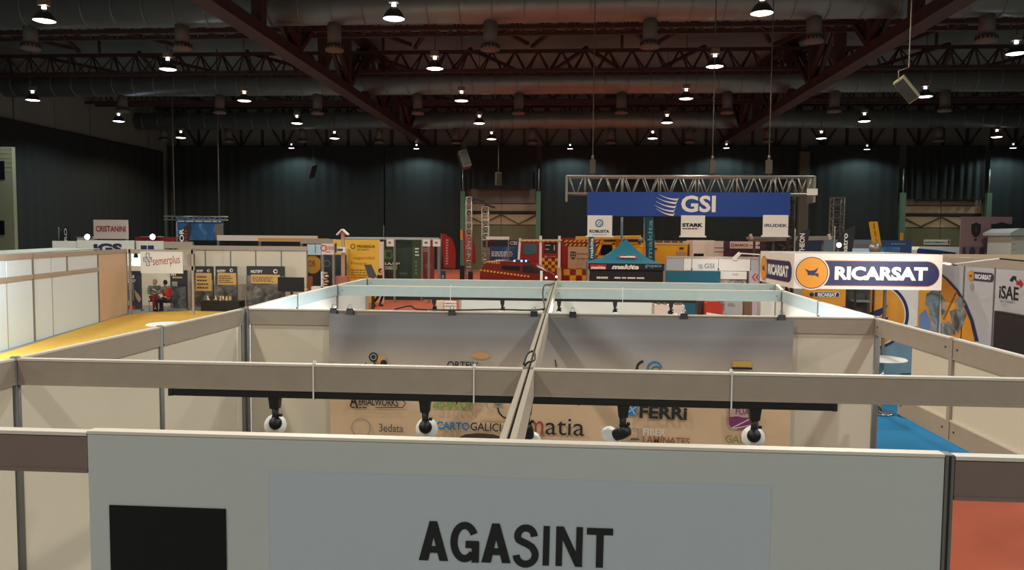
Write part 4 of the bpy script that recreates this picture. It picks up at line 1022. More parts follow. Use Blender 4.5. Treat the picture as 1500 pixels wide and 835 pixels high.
rb = rollup('leaning dark blue-grey roll-up banner right of the seated people', (249,394,274,455), 31.2, 'NT', (250.5,399,259,404))
prect((252,420,272,454), 31.2, blotch('dim_photo', [(50,54,58), (90,94,96), (130,134,134)], 2.5), 'photo_print', rb, .006); pbars((253,405,272,408), 1, 31.2, TAN, rb, .01, .8)
prect((252,412.5,260,419.5), 31.2, mat('pale_block', (150,152,150), .6), 'print_block', rb, .01)
rl = rollup('narrow black roll-up banner at the left inside edge of the semerplus booth', (188,397,206.5,458), 30.6, 'TRUE', (188.5,403,197,407.5))
pbars((188,409,200,414), 2, 30.6, WHITEP, rl, .01); prect((188,415,196,440), 30.6, GREYP, 'print_block', rl, .006); prect((189,424,194,440), 30.6, BLACKB, 'print_block', rl, .008)
shape(FY(30.6), [tuple(at(*q, Y=30.6).xz) for q in ((197,424),(204,432),(207,438),(204,443),(199,436))], mat('hand_print', (170,130,96), .6), 'hand_print', rl, .01)
prect((188,448,198,457), 30.6, RED, 'print_block', rl, .008)
# panel behind the semerplus header, its brightness put in as emission
sl = pboard('lit_panel', 'bright white panel with painted-in glow behind the left end of the semerplus header', 'panel', (187,372,205.5,389.5), 30.2, mat('panel_emissive', (230,240,236), .4, emit=(225,240,236,.6)), .05, False)
o = thing('stand_spotlight', 'small black spotlight against the glowing white panel behind the semerplus header', 'spotlight', at(199, 373, Y=29.95))
L = o.location; MB().lathe([(.03,.1),(.07,0),(.08,-.12)], L, n=12).build('head', BLACK, o); MB().tube([L+Vector((0,0,.1)), L+Vector((0,.0,.3))], .02, 6).build('stem', BLACK, o)
add_light('stand_beam', 'SPOT', (0,.0,-.2), 8, COOL, .05, 120, .7, (0,.5,-.5), o)
# cream wall behind the posters
YW = 33.0
cw = thing('stand_wall', 'long cream wall with four seams behind the black posters and the television', 'wall', (at(370,400,Y=YW).x, YW, 0))
ex = [284, 300.5, 337.5, 374.5, 412, 449.5]
for i in range(5):
    a = at(ex[i]+.4, 360, Y=YW).x; b = at(ex[i+1]-.4, 360, Y=YW).x; MB().box(a, YW, 0, b, YW+.04, 2.52).build('panel', PANEL, cw)
a = at(262, 357, Y=YW).x; b = at(449.5, 357, Y=YW).x; MB().box(a, YW-.03, 2.54, b, YW+.06, 2.74).build('beam', ALU, cw)
for px in ex: x = at(px, 360, Y=YW).x; MB().box(x-.025, YW-.01, 0, x+.025, YW+.05, 2.56).build('post', POST, cw)
MB().box(at(280,400,Y=YW).x, YW-.3, 0, at(284,400,Y=YW).x, YW+.02, 2.6).build('corner_post', ALU, cw)
tv = thing('television', 'black flat television on a stand before the wide black poster', 'television', at(426,450,Y=31.4)*Vector((1,1,0)))
a = at(407, 427, Y=31.4); b = at(445, 406.5, Y=31.4); MB().box(a.x, 31.4, a.z, b.x, 31.46, b.z).build('screen', mat('tv_screen', (9,9,10), .65), tv)
x = (a.x+b.x)/2; MB().box(x-.05, 31.47, .05, x+.05, 31.53, a.z+.3).build('pole', BLACK, tv); MB().box(x-.4, 31.2, 0, x+.4, 31.8, .05).build('foot', BLACK, tv)
MB().box(x-.55, 31.5, .9, x+.55, 31.95, .94).build('shelf', CREAM, tv)
ct = pboard('display_table', 'black-draped display table in front of the tan-lettered roll-up banners', 'table', (294,441,350,456), 31.0, BLACK, .6)
GOLD = mat('brass_fitting', (186,160,116), .35, .8)
for i, (px, py) in enumerate(((316,438),(323,436),(332,437.5),(327,442),(337,441.5),(304,437))):
    c = at(px, py, Y=31.3); zt = at(316, 441, Y=31).z; c.z = zt
    o = thing('metal_fitting', 'small brass and steel hose fitting on the black-draped display table, %s from the left' % ['second','third','fifth','fourth','sixth','first'][i], 'fitting', c, 'fittings on the black display table')
    MB().lathe([(.1,0),(.1,.05),(.05,.08),(.06,.16),(.04,.2)], c, n=12).build('socket', GOLD, o); MB().lathe([(.11,.02),(.11,.04)], c, n=12).build('collar', CHROME, o)
# first left row far behind
def fascia(label, box, Y, m, s=None, sb=None, sm=None, legs=(), name='stand_header', cat='sign', bold=.03, depth=.06):
    r = thing(name, label, cat, (at((box[0]+box[2])/2, box[1], Y=Y).x, Y, at(box[0], box[3], Y=Y).z))
    a = at(box[0], (box[1]+box[3])/2, Y=Y); zb = at((box[0]+box[2])/2, box[3], Y=Y).z; b = at(box[2], box[1], Y=Y); zt = at((box[0]+box[2])/2, box[1], Y=Y).z
    MB().box(a.x, Y, zb, b.x, Y+depth, zt).build('board', m, r)
    for px in legs: x = at(px, box[3], Y=Y).x; MB().box(x-.05, Y+.01, 0, x+.05, Y+.06+depth, zt-.01).build('post', POST, r)
    if s: ptext(s, sb, Y, sm, r, bold, .012)
    return r
PINKW = mat('blush_board', (222,200,190), .6); MAROON = mat('maroon_print', (150,28,34), .6)
fascia('white board lettered CRISTANINI in red, standing above the left booths', (137,322,187,350), 42, PINKW, 'CRISTANINI', (139.5,331,185,339.5), MAROON, (139,185), bold=.03)
fascia('white header with the tops of big navy letters, below the CRISTANINI board', (113,352,196,375), 36, WHITE, 'iGS', (136,356.5,180,371), NAVY, (114,195), bold=.06)
fascia('white header with a narrow grey window strip, left of the header with navy letters', (77,353,113,375), 36.3, WHITE, None, None, None, (78,112))
fascia('white header with two navy letter tops, right of the header with big navy letters', (199,353,240,372), 36.2, WHITE, 'II', (206,359.5,226,371), NAVY, (200,239), bold=.06)
fascia('grey header strip behind the semerplus header, at the left end of the cream wall', (240,354,282,364), 35, ALU, None, None, None, (241,281))
fascia('red lettered strip behind the CRISTANINI board with a bright lamp on it', (198,347,262,353), 44, MAROON, None, None, None, (199,261))
fascia('white lettered strip left of the CRISTANINI board with a bright lamp on it', (113,348,137,353), 44, WHITE, None, None, None, (114,136))
for px, py, t in ((128,347,'bright round work lamp left of the CRISTANINI board'), (223.5,347,'bright round work lamp right of the CRISTANINI board')):
    c = at(px, py, Y=43.7); r = thing('work_lamp', t, 'lamp', c); MB().lathe([(.16,0),(.14,.05)], c, (0,-1,0), 16).build('lens', mat('work_lens', (255,255,250), .4, emit=(240,248,255,12)), r)
    MB().lathe([(.19,-.1),(.19,.0)], c, (0,-1,0), 16).build('housing', DARK, r); MB().tube([c+Vector((0,.1,0)), Vector((c.x, 43.8, 0))], .03, 6).build('post', POST, r)
    MB().tube([at(px-18, py, Y=43.9), at(px+16, py, Y=43.9)], .03, 6).build('crossbar', SILVER, r)
# feather flags
def feather(label, pts, Y, m, txt=None, trect=None, tm=None, dashes=None, pole=None):
    P = [at(*q, Y=Y) for q in pts]; xs = sum(p.x for p in P)/len(P)
    r = thing('feather_flag', label, 'flag', (xs, Y, 0))
    MB().prism([(p.x, Y, p.z) for p in P], (0, .02, 0)).build('cloth', m, r)
    edge = [p for p in P]
    side = pole or 'l'; pp = sorted(P, key=lambda p: p.z); x = (min if side == 'l' else max)(P, key=lambda p: p.x).x
    MB().tube([Vector((x, Y+.03, .04)), Vector((x, Y+.03, pp[-1].z))], .025, 6).build('mast', POST, r)
    MB().tube([Vector((x-.4, Y+.03, .03)), Vector((x+.4, Y+.03, .03))], .03, 6).build('foot', POST, r)
    if txt: ptext(txt, trect, Y, tm or WHITEP, r, .02, .012, PI/2 if trect[3]-trect[1] > trect[2]-trect[0] else 0)
    if dashes: pbars(dashes[0], dashes[1], Y, dashes[2], r, .012, .6)
    return r
BLK = mat('flag_black', (40,40,42), .8); REDF = mat('flag_red', (150,30,28), .8)
feather('black feather flag with a red patch far left, left of the CRISTANINI board', [(86,353),(89,340),(95,333),(101,334),(103,342),(104,355)], 48, BLK, 'RO', (94,334.5,98.5,353), WHITEP)
feather('black feather flag with white and red letters in front of the blue sky banner', [(259,356),(263,343),(270,332),(280,325),(280,335),(277,356)], 40, BLK, 'OR', (263,335,269.5,354), WHITEP, ((271,336,275,355), 4, mat('flag_rust', (170,44,36), .7)))
feather('red feather flag curved to the right, with faint white lettering, on the red carpet', [(646,342),(652,343),(661,349),(666,360),(667.5,372),(667,394),(650,392)], 52, REDF, None, None, None, ((653,350,657,388), 10, mat('flag_pale', (206,150,140), .7)))
feather('red feather flag behind the first silver truss tower', [(678,336),(684,340),(692,348),(696,360),(697,386),(680,386)], 52.5, REDF, None, None, None, ((685,348,688,380), 9, mat('flag_pale', (206,150,140), .7)))
# hanging bar with the sky banner
hb = thing('banner_bar', 'silver lattice bar with a blue sky banner below it, far left', 'truss', at(288, 318, Y=55))
for dz in (0, .25): MB().tube([at(240, 317, Y=55)+Vector((0,0,-dz)), at(334, 317.5, Y=55)+Vector((0,0,-dz))], .05, 6).build('chord', SILVER, hb)
mb = MB(); a = at(240, 317, Y=55); b = at(334, 317.5, Y=55)
for i in range(12): mb.tube([a.lerp(b, i/12)+Vector((0,0,-.25*(i % 2))), a.lerp(b, (i+1)/12)+Vector((0,0,-.25*((i+1) % 2)))], .03, 5)
mb.build('web', SILVER, hb, kind='stuff')
for px in (255.5, 321): c = at(px, 317, Y=55); MB().tube([c, Vector((c.x, 55, RZ-.02))], .045, 5).build('suspension_wire', POST, hb)
sb_ = pboard('sky_banner', 'blue banner with clouds and dark top strip, hung from the silver bar far left', 'banner', (257.5,318.5,326.5,352), 55.03, SKYP, .04, False)
prect((257.5,320,326.5,327), 55.03, mat('deep_blue_print', (24,74,130), .6), 'top_strip', sb_, .01); pbars((260,322.5,325,326), 1, 55.03, WHITEP, sb_, .02)
prect((316,329,326,351), 55.03, mat('tan_sky', (150,130,110), .7), 'print_block', sb_, .01)
# long fronts behind the cream wall and out to the right
fascia('long pale header with blue letters and an orange strip, above the cream wall', (318,345,465,353), 40, PINKW, None, None, None, (319,464))
fascia('orange strip header under the long pale header above the cream wall', (378,349,482,354), 39.5, mat('orange_strip', (206,150,86), .6), None, None, None, (380,481))
fascia('grey lattice-topped header left of the yellow PROSEGUR wall', (440,350,492,357), 38, ALU, None, None, None, (441,491))
# beige stand with the round orange emblem
ob = pboard('stand_wall', 'dark printed wall with a round orange emblem left of the yellow wall', 'wall', (449,373,507,432), 34.5, CHARCOAL)
pdisc(458, 387.5, 13.5, 34.5, mat('ochre_print', (190,138,52), .6), 'round_emblem', ob, .01); ptext('OR', (452,381,463,391), 34.5, mat('ochre_dark', (110,84,40), .6), ob, .02, .02)
pdisc(479, 386, 5, 34.5, GREYP, 'round_mark', ob, .01); pdisc(479, 386, 4, 34.5, CHARCOAL, 'round_mark', ob, .014)
prect((470,373,471.5,432), 34.5, POST, 'seam_strip', ob, .01)
wn = pboard('transom_window', 'two small blue-white panes over the dark wall with the round orange emblem', 'window', (450,358,470,373.5), 34.4, mat('pale_blue_pane', (190,214,226), .3), .11, False)
prect((461.5,358,462.5,371), 34.4, POST, 'mullion', wn, .01)
ow = pboard('display_column', 'orange-brown wooden column at the right end of the cream wall', 'column', (450,405,456,436), 33.6, mat('orange_brown', (176,104,60), .6), .2)
fs_ = fascia('pinkish header board with a red round logo left of the tall sign post', (471,357,489,373), 33, PINKW, 'CORDE', (477,361,489,366), MAROON, (472,488), bold=0)
pbars((477,368,487,370), 1, 33, MAROON, fs_, .012); c = at(474, 363.5, Y=33); ring(FY(33), c.x, c.z, .1, .14, MAROON, 'round_logo', fs_, .012)
ft = pboard('metal_display', 'bright white and steel fittings display before the dark emblem wall', 'display', (470,398,473.5,420), 31.8, WL, .1)
for i in range(5): c = at(476+2*(i % 2), 402+i*4, Y=31.7); MB().lathe([(.1,0),(.12,.05),(.05,.1)], c, n=10).build('fitting', GOLD, ft)
MB().box(at(456,420,Y=31.8).x, 31.8, 0, at(484,420,Y=31.8).x, 32.2, at(470,420,Y=31.8).z).build('plinth', WHITE, ft)
sp = thing('sign_post', 'tall timber sign post with two little roof boards and a white plate', 'post', at(502, 420, Y=33.4)*Vector((1,1,0)))
x = at(502, 400, Y=33.4).x; zt = at(502, 338, Y=33.4).z
MB().box(x-.07, 33.4, 0, x+.07, 33.54, zt).build('mast', mat('pale_timber', (186,150,124), .6), sp)
p = at(502, 336, Y=33.38)
for q in ((494,344),(510.5,344)): MB().bar(p, at(*q, Y=33.38), .3, .05).build('roof_board', WHITEP, sp)
a = at(493, 370, Y=33.3); b = at(506, 362, Y=33.3); MB().box(a.x, 33.3, a.z, b.x, 33.38, b.z).build('plate', WHITE, sp); pbars((494,364,505,368), 1, 33.3, BLACKB, sp, .01, .8)
MB().box(at(491,358,Y=33.3).x, 33.3, a.z, at(492.5,358,Y=33.3).x, 33.36, at(491,356,Y=33.3).z).build('bracket', BLACK, sp)
MB().box(at(490,418,Y=33.2).x, 33.2, 0, at(508,405,Y=33.2).x, 33.7, at(500,405,Y=33.2).z).build('pedestal', mat('rust_box', (178,112,88), .6), sp)
YPS = 36
pw_ = pboard('stand_wall', 'yellow wall lettered PROSEGUR with faint orange lettering below', 'wall', (488,351,556,412), YPS, mat('yellow_board', (244,190,62), .5), .06)
pr_ = mat('olive_ink', (110,86,40), .6)
ptext('PROSEGUR', (523,359,550,363), YPS, pr_, pw_, .04, .012); ptext('SECURITY', (523,364.5,541,367), YPS, pr_, pw_, .01, .012)
c = at(517, 361, Y=YPS); ring(FY(YPS), c.x, c.z, .08, .12, pr_, 'round_logo', pw_, .012)
og = mat('orange_ink', (176,118,34), .6); ptext('seguridad', (517,375,549,381), YPS, og, pw_, 0, .012); ptext('Privada', (514,383.5,538,388), YPS, og, pw_, 0, .012); pbars((514,394,545,408), 4, YPS, og, pw_, .012)
MB().box(at(506,380,Y=35.9).x, 35.8, 0, at(511,380,Y=35.9).x, 35.95, 2.6).build('side_panel', mat('ochre_panel', (206,168,90), .5), pw_)  # side panel in one even ochre
MB().box(at(556,380,Y=YPS).x, YPS-.1, 0, at(562,380,Y=YPS).x, YPS+.06, at(559,354,Y=YPS).z).build('end_post', PINKW, pw_)
gw_ = pboard('stand_wall', 'dark green printed wall lettered IASP with a green emblem', 'wall', (563,350,616,412), 38, DGREEN, .06)
ptext('IASP', (564,384.5,586,388.5), 38, WHITEP, gw_, .01, .012); pbars((564,390,586,395), 2, 38, WHITEP, gw_, .012)
lg_ = mat('leaf_green_print', (70,112,52), .6); c = at(570, 374, Y=38); ring(FY(38), c.x, c.z, .1, .2, lg_, 'green_emblem', gw_, .012, -PI*.8, PI*.3); prect((563,366,566,379), 38, lg_, 'green_emblem', gw_, .012); prect((567,366,574,369), 38, lg_, 'green_emblem', gw_, .012)
prect((585,399,597,402), 38, mat('green_grey', (70,90,76), .6), 'print_block', gw_, .012)
prect((604,352,615.5,411), 38, mat('moss_print', (62,84,48), .6), 'side_field', gw_, .008); pbars((608,362,614,376), 3, 38, WHITEP, gw_, .014); 
for k in range(4): pdisc(609.5, 384+k*5.5, 1.6, 38, GREYP, 'round_mark', gw_, .014)
for x0, t in ((566,'small white sign plate over the dark green wall emblem'), (619,'small white sign plate over the red printed wall, left one'), (634,'small white sign plate over the red printed wall, right one')):
    o = fascia(t, (x0,350.5,x0+11,361), 36.5, WHITE, None, None, None, (x0+11.5 if x0 < 600 else x0+9,), 'sign_plate'); pbars((x0+3,354,x0+8,357), 1, 36.5, MAROON if x0 != 619 else BLACKB, o, .012, .9)
rw_ = pboard('stand_wall', 'red printed wall with white posts beside the red feather flag', 'wall', (617,350,636,402), 40, mat('brick_red_print', (126,46,40), .6), .06)
pbars((620,363,631,369), 3, 40, mat('pale_ink', (190,150,140), .6), rw_, .012); prect((621,386,634,394), 40, blotch('red_photo', [(70,30,28), (120,60,50), (160,110,96)], 2), 'photo_print', rw_, .01)
fascia('long silver beam above the dark green and red printed walls', (500,347.5,643,351), 37.6, SILVER, None, None, None, (618,642), 'stand_beam', 'beam')
# desk with the tilted screen
ds = thing('tilted_screen', 'black tilted screen panel on a stand before the yellow PROSEGUR wall', 'screen', at(542, 410, Y=33)*Vector((1,1,0)))
q = [at(*p, Y=33) for p in ((533.5,388),(543.5,387.5),(552,406),(540,407))]; MB().prism(q, (0,.06,0)).build('panel', mat('screen_slate', (52,54,58), .4), ds); c = at(546, 406, Y=33.05); MB().box(c.x-.06, 33.03, 0, c.x+.06, 33.13, c.z+.1).build('stand', BLACK, ds)
# ------------------------------------------------------------------ trusses, gantry and hanging gear
def tower(name, label, x, Y, zt, wd, m=SILVER, bays=None):
    r = thing(name, label, 'truss', (x, Y, 0)); h = wd/2
    for sx in (-1,1):
        for sy in (-1,1): MB().tube([(x+sx*h,Y+sy*h,.05),(x+sx*h,Y+sy*h,zt)], .035, 6).build('leg', m, r)
    mb = MB(); n = bays or int(zt/wd/1.1); 
    for i in range(n):
        z0, z1 = zt*i/n+.05, zt*(i+1)/n
        for sx, sy, ex, ey in ((-1,-1,1,-1),(1,-1,1,1),(1,1,-1,1),(-1,1,-1,-1)):
            if i % 2: sx, sy, ex, ey = ex, ey, sx, sy
            mb.tube([(x+sx*h,Y+sy*h,z0),(x+ex*h,Y+ey*h,z1)], .022, 5, False)
            mb.tube([(x+sx*h,Y+sy*h,z1),(x+ex*h,Y+ey*h,z1)], .022, 5, False)
    mb.build('lattice', m, r, kind='stuff')
    MB().box(x-h-.12, Y-h-.12, 0, x+h+.12, Y+h+.12, .05).build('base_plate', m, r)
    return r
YT = 50
t1 = tower('truss_tower', 'left silver lattice tower before the loading door, with dark stage lamps on top', at(687,350,Y=YT).x, YT, at(687,289,Y=YT).z, .36, bays=14)
t2 = tower('truss_tower', 'right silver lattice tower before the loading door, with dark stage lamps on top', at(711,350,Y=YT).x, YT, at(711,303,Y=YT).z, .42, bays=12)
for px, py, t in ((700,292,'dark stage lamp on the left silver tower'), (717,301,'dark stage lamp on the right silver tower')):
    c = at(px, py, Y=YT); r = thing('stage_lamp', t, 'lamp', c); MB().bar(at(px-7, py-1, Y=YT), at(px+8, py+3, Y=YT), .3, .12).build('housing', BLACK, r); MB().tube([at(px-12, py+2, Y=YT), c], .04, 6).build('bracket', DARK, r)
t3 = tower('truss_tower', 'brownish lattice tower at the right, between the two black feather flags', at(1225.5,330,Y=46).x, 46, at(1225.5,290,Y=46).z, .6, mat('truss_dull', (110,98,86), .5, .4), bays=15)
t4 = tower('truss_tower', 'slim dark lattice leg at the right end of the blue overhead banner', at(1158.5,330,Y=35).x, 35, at(1158,262,Y=35).z-.1, .22, mat('truss_dark', (70,62,58), .5, .4), bays=30)
# overhead gantry
YG_ = 34.0
g = thing('overhead_truss', 'long silver box truss hung over the blue banner with white swoosh', 'truss', at(1012, 270, Y=YG_))
zA = at(1010, 258.5, Y=YG_).z; zB = at(1010, 284, Y=YG_).z; xA = at(830, 270, Y=YG_).x; xB = at(1193, 270, Y=YG_).x
for y in (YG_, YG_+.8):
    for z in (zA, zB): MB().tube([(xA, y, z), (xB, y, z)], .055, 8).build('chord', SILVER, g)
mb = MB(); n = 13
for y in (YG_, YG_+.8):
    for i in range(n):
        x0 = xA+(xB-xA)*(i+.12)/n; x1 = xA+(xB-xA)*(i+.46)/n; x2 = xA+(xB-xA)*(i+.56)/n; x3 = xA+(xB-xA)*(i+.9)/n
        mb.tube([(x0, y, zA), (x1, y, zB)], .03, 6); mb.tube([(x3, y, zA), (x2, y, zB)], .03, 6)
        if i % 2: mb.tube([(xA+(xB-xA)*i/n, y, zA), (xA+(xB-xA)*i/n, y, zB)], .035, 6)
for i in range(14):
    x = xA+(xB-xA)*i/13
    for z in (zA, zB): mb.tube([(x, YG_, z), (x, YG_+.8, z)], .025, 6)
mb.build('lattice', SILVER, g, kind='stuff')
for x in (xA, xB): MB().box(x-.05, YG_-.05, zB-.35, x+.05, YG_+.85, zA+.03).build('end_frame', SILVER, g)
c = at(1189, 282, Y=YG_); MB().box(c.x-.22, YG_-.1, c.z-.12, c.x+.22, YG_-.05, c.z+.16).build('end_tag', WHITEP, g)
for i, (px, Yh) in enumerate(((868,YG_+.4),(1043,YG_+.4),(1126,YG_+.4))):
    c = at(px, 255, Y=Yh); h = thing('chain_hoist', ['chain hoist and wire holding the left part of the silver box truss','chain hoist and wire holding the middle of the silver box truss','chain hoist and wire holding the right part of the silver box truss'][i], 'hoist', (c.x, Yh, zA))
    MB().tube([(c.x, Yh, zA+.05), (c.x, Yh, RZ)], .025, 6).build('wire', mat('wire_grey', (110,106,100), .5), h)
    MB().box(c.x-.12, Yh-.12, zA+.15, c.x+.12, Yh+.12, zA+.75).build('motor', mat('hoist_body', (84,78,68) if i != 1 else (170,130,40), .6), h)
    MB().lathe([(.06,.75),(.05,.95)], (c.x, Yh, zA), n=8).build('hook', POST, h)
YBb = YG_-.12
bb_ = pboard('overhead_banner', 'long blue overhead banner lettered GSI with a white swoosh', 'banner', (860,281.5,1158,317), YBb, mat('royal_blue', (24,66,150), .55), .03, False)
ptext('GSI', (998,286.5,1048,311), YBb, WHITEP, bb_, .03, .015)
for k in range(5):
    c0 = [(965,284.5),(962,289),(960.5,294.5),(958.5,300),(961,305)][k]; L_ = [27,28,28,28,25][k]
    top = [(c0[0]+L_*t, c0[1]+(7+k*.5)*(1-(1-t)**2.2)*.95) for t in [q/8 for q in range(9)]]
    bot = [(x_, y_+.3+2.6*(i/8)**1.2) for i, (x_, y_) in enumerate(top)][::-1]
    shape(FY(YBb), [tuple(at(*q, Y=YBb).xz) for q in top+[(c0[0]+L_+2.5, top[-1][1]-2)]+bot], WHITEP, 'swoosh', bb_, .015)
def hang(label, box, Y=YBb-.02):
    r = pboard('hanging_sign', label, 'sign', box, Y, WHITEP, .03, False); x0, y0, x1, y1 = box
    MB().box(at(x0-2.5, y1, Y=Y).x, Y-.02, at(x0, y1, Y=Y).z-.03, at(x1+1.5, y1, Y=Y).x, Y+.04, at(x1, y1, Y=Y).z+.03).build('bottom_bar', WHITEP, r); return r
h1 = hang('white hanging sign lettered ROBUSTA with a blue round emblem under the blue banner', (860.5,315.5,897,346.5)); Yh = YBb-.02
ptext('ROBUSTA', (863.5,336.5,892.5,341), Yh, INK, h1, .03, .012); pbars((868,343,889,344.6), 1, Yh, GREYP, h1, .012)
tb_ = mat('steel_blue_print', (52,110,140), .6)
c = at(878, 327, Y=Yh); ring(FY(Yh), c.x, c.z, .13, .175, tb_, 'emblem', h1, .012); ring(FY(Yh), c.x+.06, c.z-.06, .1, .13, tb_, 'emblem', h1, .014, PI*.5, PI*1.1); ring(FY(Yh), c.x+.1, c.z-.1, .06, .09, tb_, 'emblem', h1, .014, PI*.4, PI*1.1)
h2 = hang('white hanging sign lettered STARK under the middle of the blue banner', (997.5,315.5,1033,346.5))
ptext('STARK', (999.5,327,1029.5,332.5), Yh, BLACKB, h2, .06, .012); pbars((1000,334,1031,336), 1, Yh, BLACKB, h2, .012, .7)
h3 = hang('white hanging sign with blue letters under the right end of the blue banner', (1117.5,315,1155,346))
ptext('IRUDEK', (1120,328,1153,332.5), Yh, mat('deep_blue_ink', (24,76,110), .6), h3, .025, .012)
# loudspeakers in the air
def speaker(label, c, ax, ay, az, m, wire, edge=None):
    r = thing('loudspeaker', label, 'loudspeaker', c); MB().obox(c, Vector(ax), Vector(ay), Vector(az)).build('cabinet', m, r)
    g_ = Vector(ay).normalized(); MB().obox(Vector(c)-Vector(ay)*1.03, Vector(ax)*.9, g_*.015, Vector(az)*.9).build('grille', mat('grille_dark', (40,42,38), .7), r)
    a = Vector(c)+Vector(az); MB().tube([a, a+Vector((.0,.0,.25)), Vector((wire, c[1], a.z+.35)), Vector((wire, c[1], RZ-.03))], .018, 6).build('suspension_wire', mat('wire_grey', (110,106,100), .5), r); return r
YS_ = 24.0; c = at(1328, 131, Y=YS_)
speaker('cream loudspeaker tilted in the air on a long wire, upper right', c, (.105,-.09,.087), (.085,.17,.07), (-.25,0,.3), mat('cream_cabinet', (150,142,114), .5), at(1333, 60, Y=YS_).x)
c = at(680, 234, Y=60); speaker('small grey tilted loudspeaker in the air above the left post of the loading door', c, (.3,.2,.1), (-.1,.25,-.1), (-.2,0,.62), mat('grey_cabinet', (92,92,84), .6), c.x)
c = at(730, 262, Y=60); speaker('small grey loudspeaker hanging before the raised drape over the loading door', c, (.2,.1,0), (-.08,.25,0), (0,0,.5), mat('grey_cabinet', (92,92,84), .6), c.x)
c = at(459, 252, Y=72.5); speaker('small dark loudspeaker hanging before the wide drape on the left', c, (.25,.1,.1), (-.08,.25,0), (.15,0,.6), mat('dark_cabinet', (50,50,48), .6), c.x)

# ------------------------------------------------------------------ vehicles
HAZ = mat('hazard_yellow', (222,170,40), .5)
def chequer(fr, x0, z0, nx, nz, s, par, off=.02):
    for i in range(nx):
        for j in range(nz): rect(fr, x0+i*s, z0+j*s, x0+(i+1)*s, z0+(j+1)*s, HAZ if (i+j) % 2 else FIRE, 'chequer_square', par, off)
def hazard(fr, x0, z0, x1, z1, n, par, off=.02, m2=None):
    rect(fr, x0, z0, x1, z1, m2 or BLACKB, 'hazard_strip', par, off); w_ = (x1-x0)/n; h = z1-z0
    for i in range(n): shape(fr, [(x0+i*w_, z0), (x0+(i+.5)*w_, z0), (x0+min(i+1, n)*w_, z1), (x0+(i+.5)*w_, z1)], HAZ, 'hazard_stripe', par, off+.006)
def wheel(par, x, y, r, wd=.25, ax=(0,1,0)):
    wh = MB().lathe([(r*.5,0),(r*.95,.02),(r,.06),(r,wd-.06),(r*.95,wd),(r*.5,wd)], (x, y, r), ax, 22).build('wheel', RUBBER, par)
    MB().lathe([(r*.55,-.01),(r*.5,.04),(r*.15,.02)], (x, y, r), ax, 16).build('hub', SILVER, wh)
YV = 44.0; fv = FY(YV)
X = lambda px, Y=YV, py=370: at(px, py, Y=Y).x
Zp = lambda py, Y=YV, px=820: at(px, py, Y=Y).z
fe = thing('fire_engine', 'red fire engine with yellow chequers, seen side-on behind the red car', 'vehicle', (X(800), YV, 0))
MB().prism([(X(757),YV,.75),(X(757),YV,1.5),(X(763),YV,3.0),(X(768),YV,3.12),(X(822),YV,3.12),(X(822),YV,.6),(X(790),YV,.6)], (0,2.4,0)).build('cab', FIRE, fe)
MB().box(X(823), YV, .7, X(885), YV+2.4, 3.2).build('equipment_body', FIRE, fe)
MB().box(X(758), YV+.1, .45, X(885), YV+2.3, .72).build('chassis', DARK, fe)
shape(fv, [(X(766),Zp(372)),(X(768),Zp(358)),(X(786),Zp(358)),(X(786),Zp(371)),(X(772),Zp(374))], mat('blue_window', (70,104,120), .12), 'cab_window', fe, .03)
shape(fv, [(X(798),Zp(370)),(X(798),Zp(356)),(X(815),Zp(356)),(X(815),Zp(371))], GLASS, 'cab_window', fe, .03)
bars(fv, [(X(799),Zp(360),X(806),Zp(358.5)),(X(799),Zp(366),X(804),Zp(364.5)),(X(811),Zp(367),X(813),Zp(359))], mat('window_print', (170,176,170), .5), 'window_lettering', fe, .04)
pdisc(799.5, 376.5, 2.4, YV, mat('pink_print', (206,120,110), .6), 'round_mark', fe, .03); pbars((803,374.5,817,379.5), 2, YV, mat('pink_print', (206,120,110), .6), fe, .03)
hazard(fv, X(766), Zp(354.5), X(821), Zp(352), 8, fe, .03)
chequer(fv, X(793), Zp(398), 5, 4, X(798)-X(793), fe, .03)
MB().box(X(832), YV-.05, Zp(393), X(861), YV, Zp(361)).build('shutter', mat('beige_shutter', (192,152,116), .5), fe)
fq = FY(YV-.05); cc = at(839.5, 374.5, Y=YV); GREYC = mat('crest_grey', (64,62,60), .6)
shape(fq, [(cc.x+a*.18, cc.z+b*.24) for a, b in ((-.9,.8),(-.6,1),(.6,1),(.9,.8),(.9,-.2),(.5,-.8),(0,-1),(-.5,-.8),(-.9,-.2))], GREYC, 'crest', fe, .012)
for a, b in ((-.4,.45),(.4,.45),(-.4,-.25),(.4,-.25)): disc(fq, cc.x+a*.17, cc.z+b*.22, .045, mat('beige_shutter', (192,152,116), .5), 'crest', fe, .016)
ptext('Diputación', (845,370,861,374), YV-.05, GREYC, fe, 0, .012); ptext('de Segovia', (845,377,861,381), YV-.05, GREYC, fe, 0, .012)
hazard(fv, X(826), Zp(360), X(884), Zp(357), 9, fe, .03); hazard(fv, X(826), Zp(354.5), X(884), Zp(351.5), 9, fe, .03, FIRE)
chequer(fv, X(826), Zp(412), 5, 3, X(835)-X(826), fe, .03)
for px in (775, 850, 872): wheel(fe, X(px), YV-.02, .5, .3)
for k in range(2): MB().tube([(X(843), YV+.5+k*.5, Zp(349)), (X(884), YV+.5+k*.5, Zp(348.5))], .06, 6).build('roof_ladder_rail', mat('ladder_yellow', (214,160,60), .5), fe)
MB().box(X(845), YV+.4, 3.15, X(850), YV+1.2, Zp(349)).build('ladder_mount', DARK, fe)
